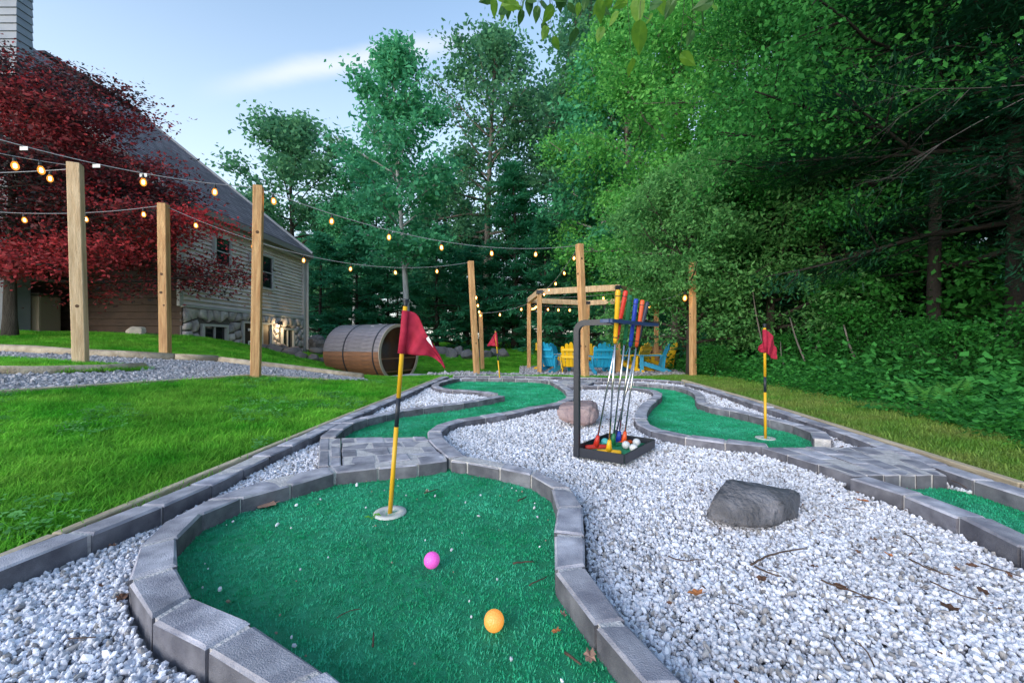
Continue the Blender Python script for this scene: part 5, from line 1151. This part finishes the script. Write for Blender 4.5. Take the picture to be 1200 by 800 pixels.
tree('shade_tree', arch, M['bark_black'], LMT['dark'], Vector((6.2, 5.9, tz(6.2, 5.9))), 'high arching broadleaf tree over the right side, mixed with the dark evergreen', 'tree', None, 1.0, 1.0)
tree('willow_tree', wil, M['bark_dark'], LMT['willow'], Vector((5.6, 8.7, tz(5.6, 8.7))), 'second grey green bushy tree, between the leafy post and the woods flag', 'tree', None, 1.12, 2.0)
# red maple by the house
red = gen_tree(9, 4.0, .075, .95, lambda t: 2.6*(.98-.62*t*t), 52, up_(.0, .8), .056, 90000, .20, sub=8, droop=.35, flat=.55, wr=.5, tintp=(.75, 1.7), gap=.05)
rt = tree('red_maple', red, M['bark_dark'], LMT['red'], Vector((-8.45, 6.75, tz(-8.45, 6.75))), 'dense dark red japanese maple in front of the house', 'tree', None, 1.0, .4)
rt.scale = (1.38, .62, 1.03)
# bare twigs and saplings on the right
def bare(name, base, dirs, r, label, m, seed, cat):
    rr = random.Random(seed); b = MB(); P = Vector((0, 0, 0))
    def grow(p, d, ln, r, depth):
        pts = [p]; n = 6
        for k in range(n): d = (d+Vector((rr.gauss(0, .09), rr.gauss(0, .09), rr.gauss(0, .07)))).normalized(); p = p+d*ln/n; pts.append(p)
        b.tube(pts, [r*(1-.75*k/n) for k in range(n+1)], 5)
        if depth:
            for k in range(4): q = pts[rr.randint(2, n)]; grow(q, (d+Vector((rr.gauss(0, .6), rr.gauss(0, .6), rr.gauss(0, .5)))).normalized(), ln*rr.uniform(.3, .6), r*.45, depth-1)
    for d, ln in dirs: grow(P, Vector(d).normalized(), ln, r, 2)
    return tag(b.build(name, m, None, True, base), label, cat)
M['dead'] = mat('dead_twig', (.10, .09, .09), (.06, .055, .055), 12, .85)
bare('bare_branch', Vector((5.0, 3.7, 3.0)), [((-1, .1, .05), 1.3), ((-.9, .3, -.40), 1.3)], .0055, 'bare grey branches reaching out of the dark tree at right', M['dead'], 4, 'bare branch')
def sapling(px, py, d, tx, ty, label, r=.02):
    b = at_px(px, d); t = W(tx, ty, d+.2); n = 8; pts = [b.lerp(t, k/n)-b+Vector((.012*math.sin(k*.9), 0, 0)) for k in range(n+1)]; mb = MB(); mb.tube(pts, [r*(1-.55*k/n) for k in range(n+1)], 7)
    tag(mb.build('sapling_trunk', M['bark_grey'], None, True, b), label, 'sapling', 'thin bare trunks at the wood edge')
sapling(951, 446, 6.6, 925, 372, 'pale thin trunk leaning left behind the woods flag'); sapling(921, 447, 6.8, 914, 400, 'short pale stem just right of the woods flag', .014); sapling(1012, 445, 6.0, 988, 380, 'darker thin trunk leaning left at the wood edge', .022); sapling(940, 440, 7.2, 990, 330, 'thin trunk leaning right into the dark tree', .022); sapling(900, 436, 7.8, 880, 330, 'thin upright trunk left of the woods flag', .02)
# undergrowth
def sprig(i, h, n, lf, m):
    rr = np.random.default_rng(i); P = []; D = []; Nn = []; S = []
    for s in range(3):
        b = np.r_[rr.normal(0, .04, 2), 0]; d = np.array([rr.normal(0, .3), rr.normal(0, .3), 1.0]); hh = h*rr.uniform(.6, 1.1)
        for k in range(n):
            t = (k+1)/n; p = b+d*hh*t; a = k*2.4+rr.uniform(0, .6); P.append(p); D.append([math.cos(a), math.sin(a), rr.uniform(-.7, .5)]); Nn.append([rr.normal(0, .55), rr.normal(-.45, .5), 1]); S.append(lf*rr.uniform(.7, 1.2)*(1.1-.4*t))
    return src('sprig', leaves_mesh(np.array(P), np.array(D), np.array(Nn), np.array(S), rr.uniform(.1, 1, len(P)), .55, 'sprig'), m)
def under():
    P = rand_pts(1.9, 8, 1.2, 13, 42000); P = P[in_view(P)]; r = right_of(P); y = P[:, 1]
    keep = (np.sin(P[:, 0]*2.7+1)*np.sin(P[:, 1]*2.1)+.5*np.sin(P[:, 0]*6+P[:, 1]*4)+RNG.normal(0, .35, len(P)) > -.45) & (r > .62+.075*y+RNG.normal(0, .12, len(P))) & (RNG.random(len(P)) < np.clip(1.5/y, .12, .8)) & (P[:, 0] < 5+.3*y) & ~((y > 7.2) & (P[:, 0] < 3.2+.12*y)); P = P[keep]; n = len(P); r = right_of(P)
    s = np.clip(.45+.45*(r-.4), .45, 1.25)*RNG.uniform(.7, 1.3, n)*(1+.03*P[:, 1])
    tag(scatter('undergrowth', np.c_[P, terr(P[:, 0], P[:, 1])-.01], np.c_[RNG.normal(0, .12, (n, 2)), RNG.uniform(0, 6.28, n)], s, [sprig(300+i, (.24, .16, .34, .20, .28, .14)[i], (7, 9, 6, 8, 9, 5)[i], (.062, .036, .085, .045, .05, .07)[i], LMT[('ground', 'bush', 'dark', 'ground', 'dark', 'ground')[i]]) for i in range(6)]), 'leafy green undergrowth along the wood edge at right', 'undergrowth', kind='stuff')
under()
bsh = gen_tree(12, 1.35, .03, .10, dome(.95, .8, .45), 30, up_(.3, 1.1), .075, 5500, .12, sub=6, droop=.2)
for k, (x, y, sc, lab) in enumerate(((4.55, 4.1, .52, 'leafy bush at the right edge above the ferns'), (5.3, 3.9, .62, 'taller leafy bush half out of the picture at right'), (5.4, 5.3, .58, 'leafy bush behind the ferns'), (3.75, 7.4, .40, 'pale low bush at the foot of the leafy post'), (4.9, 7.2, .5, 'low bush under the grey green tree'), (6.0, 6.9, 1.15, 'dark bush between the shaded trunks at right'), (7.0, 5.6, 1.2, 'tall bush in the dark hollow at right'), (5.5, 6.3, .75, 'bush in front of the right hand trunks'))):
    tree('leafy_bush', bsh, M['bark_dark'], LMT['bush'], Vector((x, y, tz(x, y))), lab, 'bush', 'bushes along the wood edge', sc, k*1.7)
def fern(seed, loc, label, sc):
    rr = np.random.default_rng(seed); t = empty('fern', loc, 0, label, 'fern', 'ferns at the wood edge')
    for f in range(6):
        a = f*1.05+rr.uniform(-.2, .2); P = []; D = []; Nn = []; S = []; L_ = sc*rr.uniform(.8, 1.1); dx, dy = math.cos(a), math.sin(a)
        for k in range(14):
            q = (k+1)/14; p = np.array([dx*L_*.55*q, dy*L_*.55*q, L_*(q-.42*q*q)])
            for s in (-1, 1): P.append(p); D.append([-dy*s+dx*.4, dx*s+dy*.4, -.1]); Nn.append([dx*.4, dy*.4, 1]); S.append(L_*.20*math.sin(math.pi*min(1, .12+q*.88))+.012)
        link('frond', leaves_mesh(np.array(P), np.array(D), np.array(Nn), np.array(S), rr.uniform(.5, 1, len(P)), .32, 'frond'), LMT['bright'], t)
for k, (px, py, d, lab, sc) in enumerate(((1086, 492, 3.3, 'pale upright fern among the undergrowth at right', .34), (1118, 478, 3.6, 'yellowish fern beside the pale upright one', .34), (1042, 470, 4.2, 'small fern at the grass edge', .26))):
    x = (px-600)*d/FOC; fern(k, Vector((x, d, tz(x, d)+.08)), lab, sc)
# branch of large leaves hanging in at the top, close to the camera
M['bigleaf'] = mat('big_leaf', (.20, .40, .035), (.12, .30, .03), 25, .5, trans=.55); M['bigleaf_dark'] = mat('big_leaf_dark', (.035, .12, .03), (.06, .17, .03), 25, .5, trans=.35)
hb_ = empty('overhanging_branch', W(700, -30, 2.2), 0, 'branch with large yellow green leaves hanging in at the top', 'branch'); ho = W(700, -30, 2.2)
st = MB(); st.tube([W(x, y, 2.2+.1*math.sin(x))-ho for x, y in ((540, -16), (600, -22), (660, -16), (700, -30), (760, -18), (830, -30), (960, -60))], [.004, .005, .006, .007, .006, .006, .008], 6)
bl = MB().add([(0,0,0),(.022,-.004,.012),(.034,.010,.034),(.030,.030,.062),(.014,.046,.088),(0,.055,.112),(-.014,.046,.088),(-.030,.030,.062),(-.034,.010,.034),(-.022,-.004,.012),(0,.018,.05)], [(0,1,10),(1,2,10),(2,3,10),(3,4,10),(4,5,10),(5,6,10),(6,7,10),(7,8,10),(8,9,10),(9,0,10)])
blm = {k: bl.mesh('leaf') for k in ('bigleaf', 'bigleaf_dark')}
for k in blm: blm[k].materials.append(M[k])
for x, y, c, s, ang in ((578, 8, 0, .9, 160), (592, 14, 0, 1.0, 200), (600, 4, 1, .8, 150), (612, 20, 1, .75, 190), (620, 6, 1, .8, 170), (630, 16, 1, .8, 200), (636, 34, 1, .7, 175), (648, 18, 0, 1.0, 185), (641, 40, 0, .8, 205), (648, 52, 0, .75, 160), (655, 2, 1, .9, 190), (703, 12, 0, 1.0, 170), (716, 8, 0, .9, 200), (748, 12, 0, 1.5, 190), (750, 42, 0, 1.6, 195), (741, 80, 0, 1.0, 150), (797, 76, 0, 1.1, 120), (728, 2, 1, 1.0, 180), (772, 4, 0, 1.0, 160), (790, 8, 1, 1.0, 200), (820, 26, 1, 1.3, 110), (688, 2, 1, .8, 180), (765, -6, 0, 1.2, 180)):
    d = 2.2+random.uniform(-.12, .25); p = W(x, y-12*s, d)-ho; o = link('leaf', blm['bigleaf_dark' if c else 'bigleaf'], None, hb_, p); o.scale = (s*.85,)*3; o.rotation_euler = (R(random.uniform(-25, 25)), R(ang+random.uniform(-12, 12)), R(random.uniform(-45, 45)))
    st.tube([p, p+Vector((random.uniform(-.02, .02), .01, .05*s)), W(x+random.uniform(-8, 8), -22, 2.2)-ho], [.0012, .0012, .0016], 4)
for k in range(34):
    x = random.choice([random.uniform(566, 670), random.uniform(672, 850)]); y = random.uniform(-8, 20) if random.random() < .75 else random.uniform(15, 42); c = random.random() < .45; d = 2.2+random.uniform(-.2, .4); p = W(x, y-6, d)-ho
    o = link('leaf', blm['bigleaf_dark' if c else 'bigleaf'], None, hb_, p); o.scale = (random.uniform(.45, .85),)*3; o.rotation_euler = (R(random.uniform(-70, 70)), R(random.uniform(95, 265)), R(random.uniform(-80, 80)))
    st.tube([p, W(x+random.uniform(-6, 6), -22, 2.2)-ho], [.001, .0014], 4)
st.build('stem', M['bark_dark'], hb_, True)
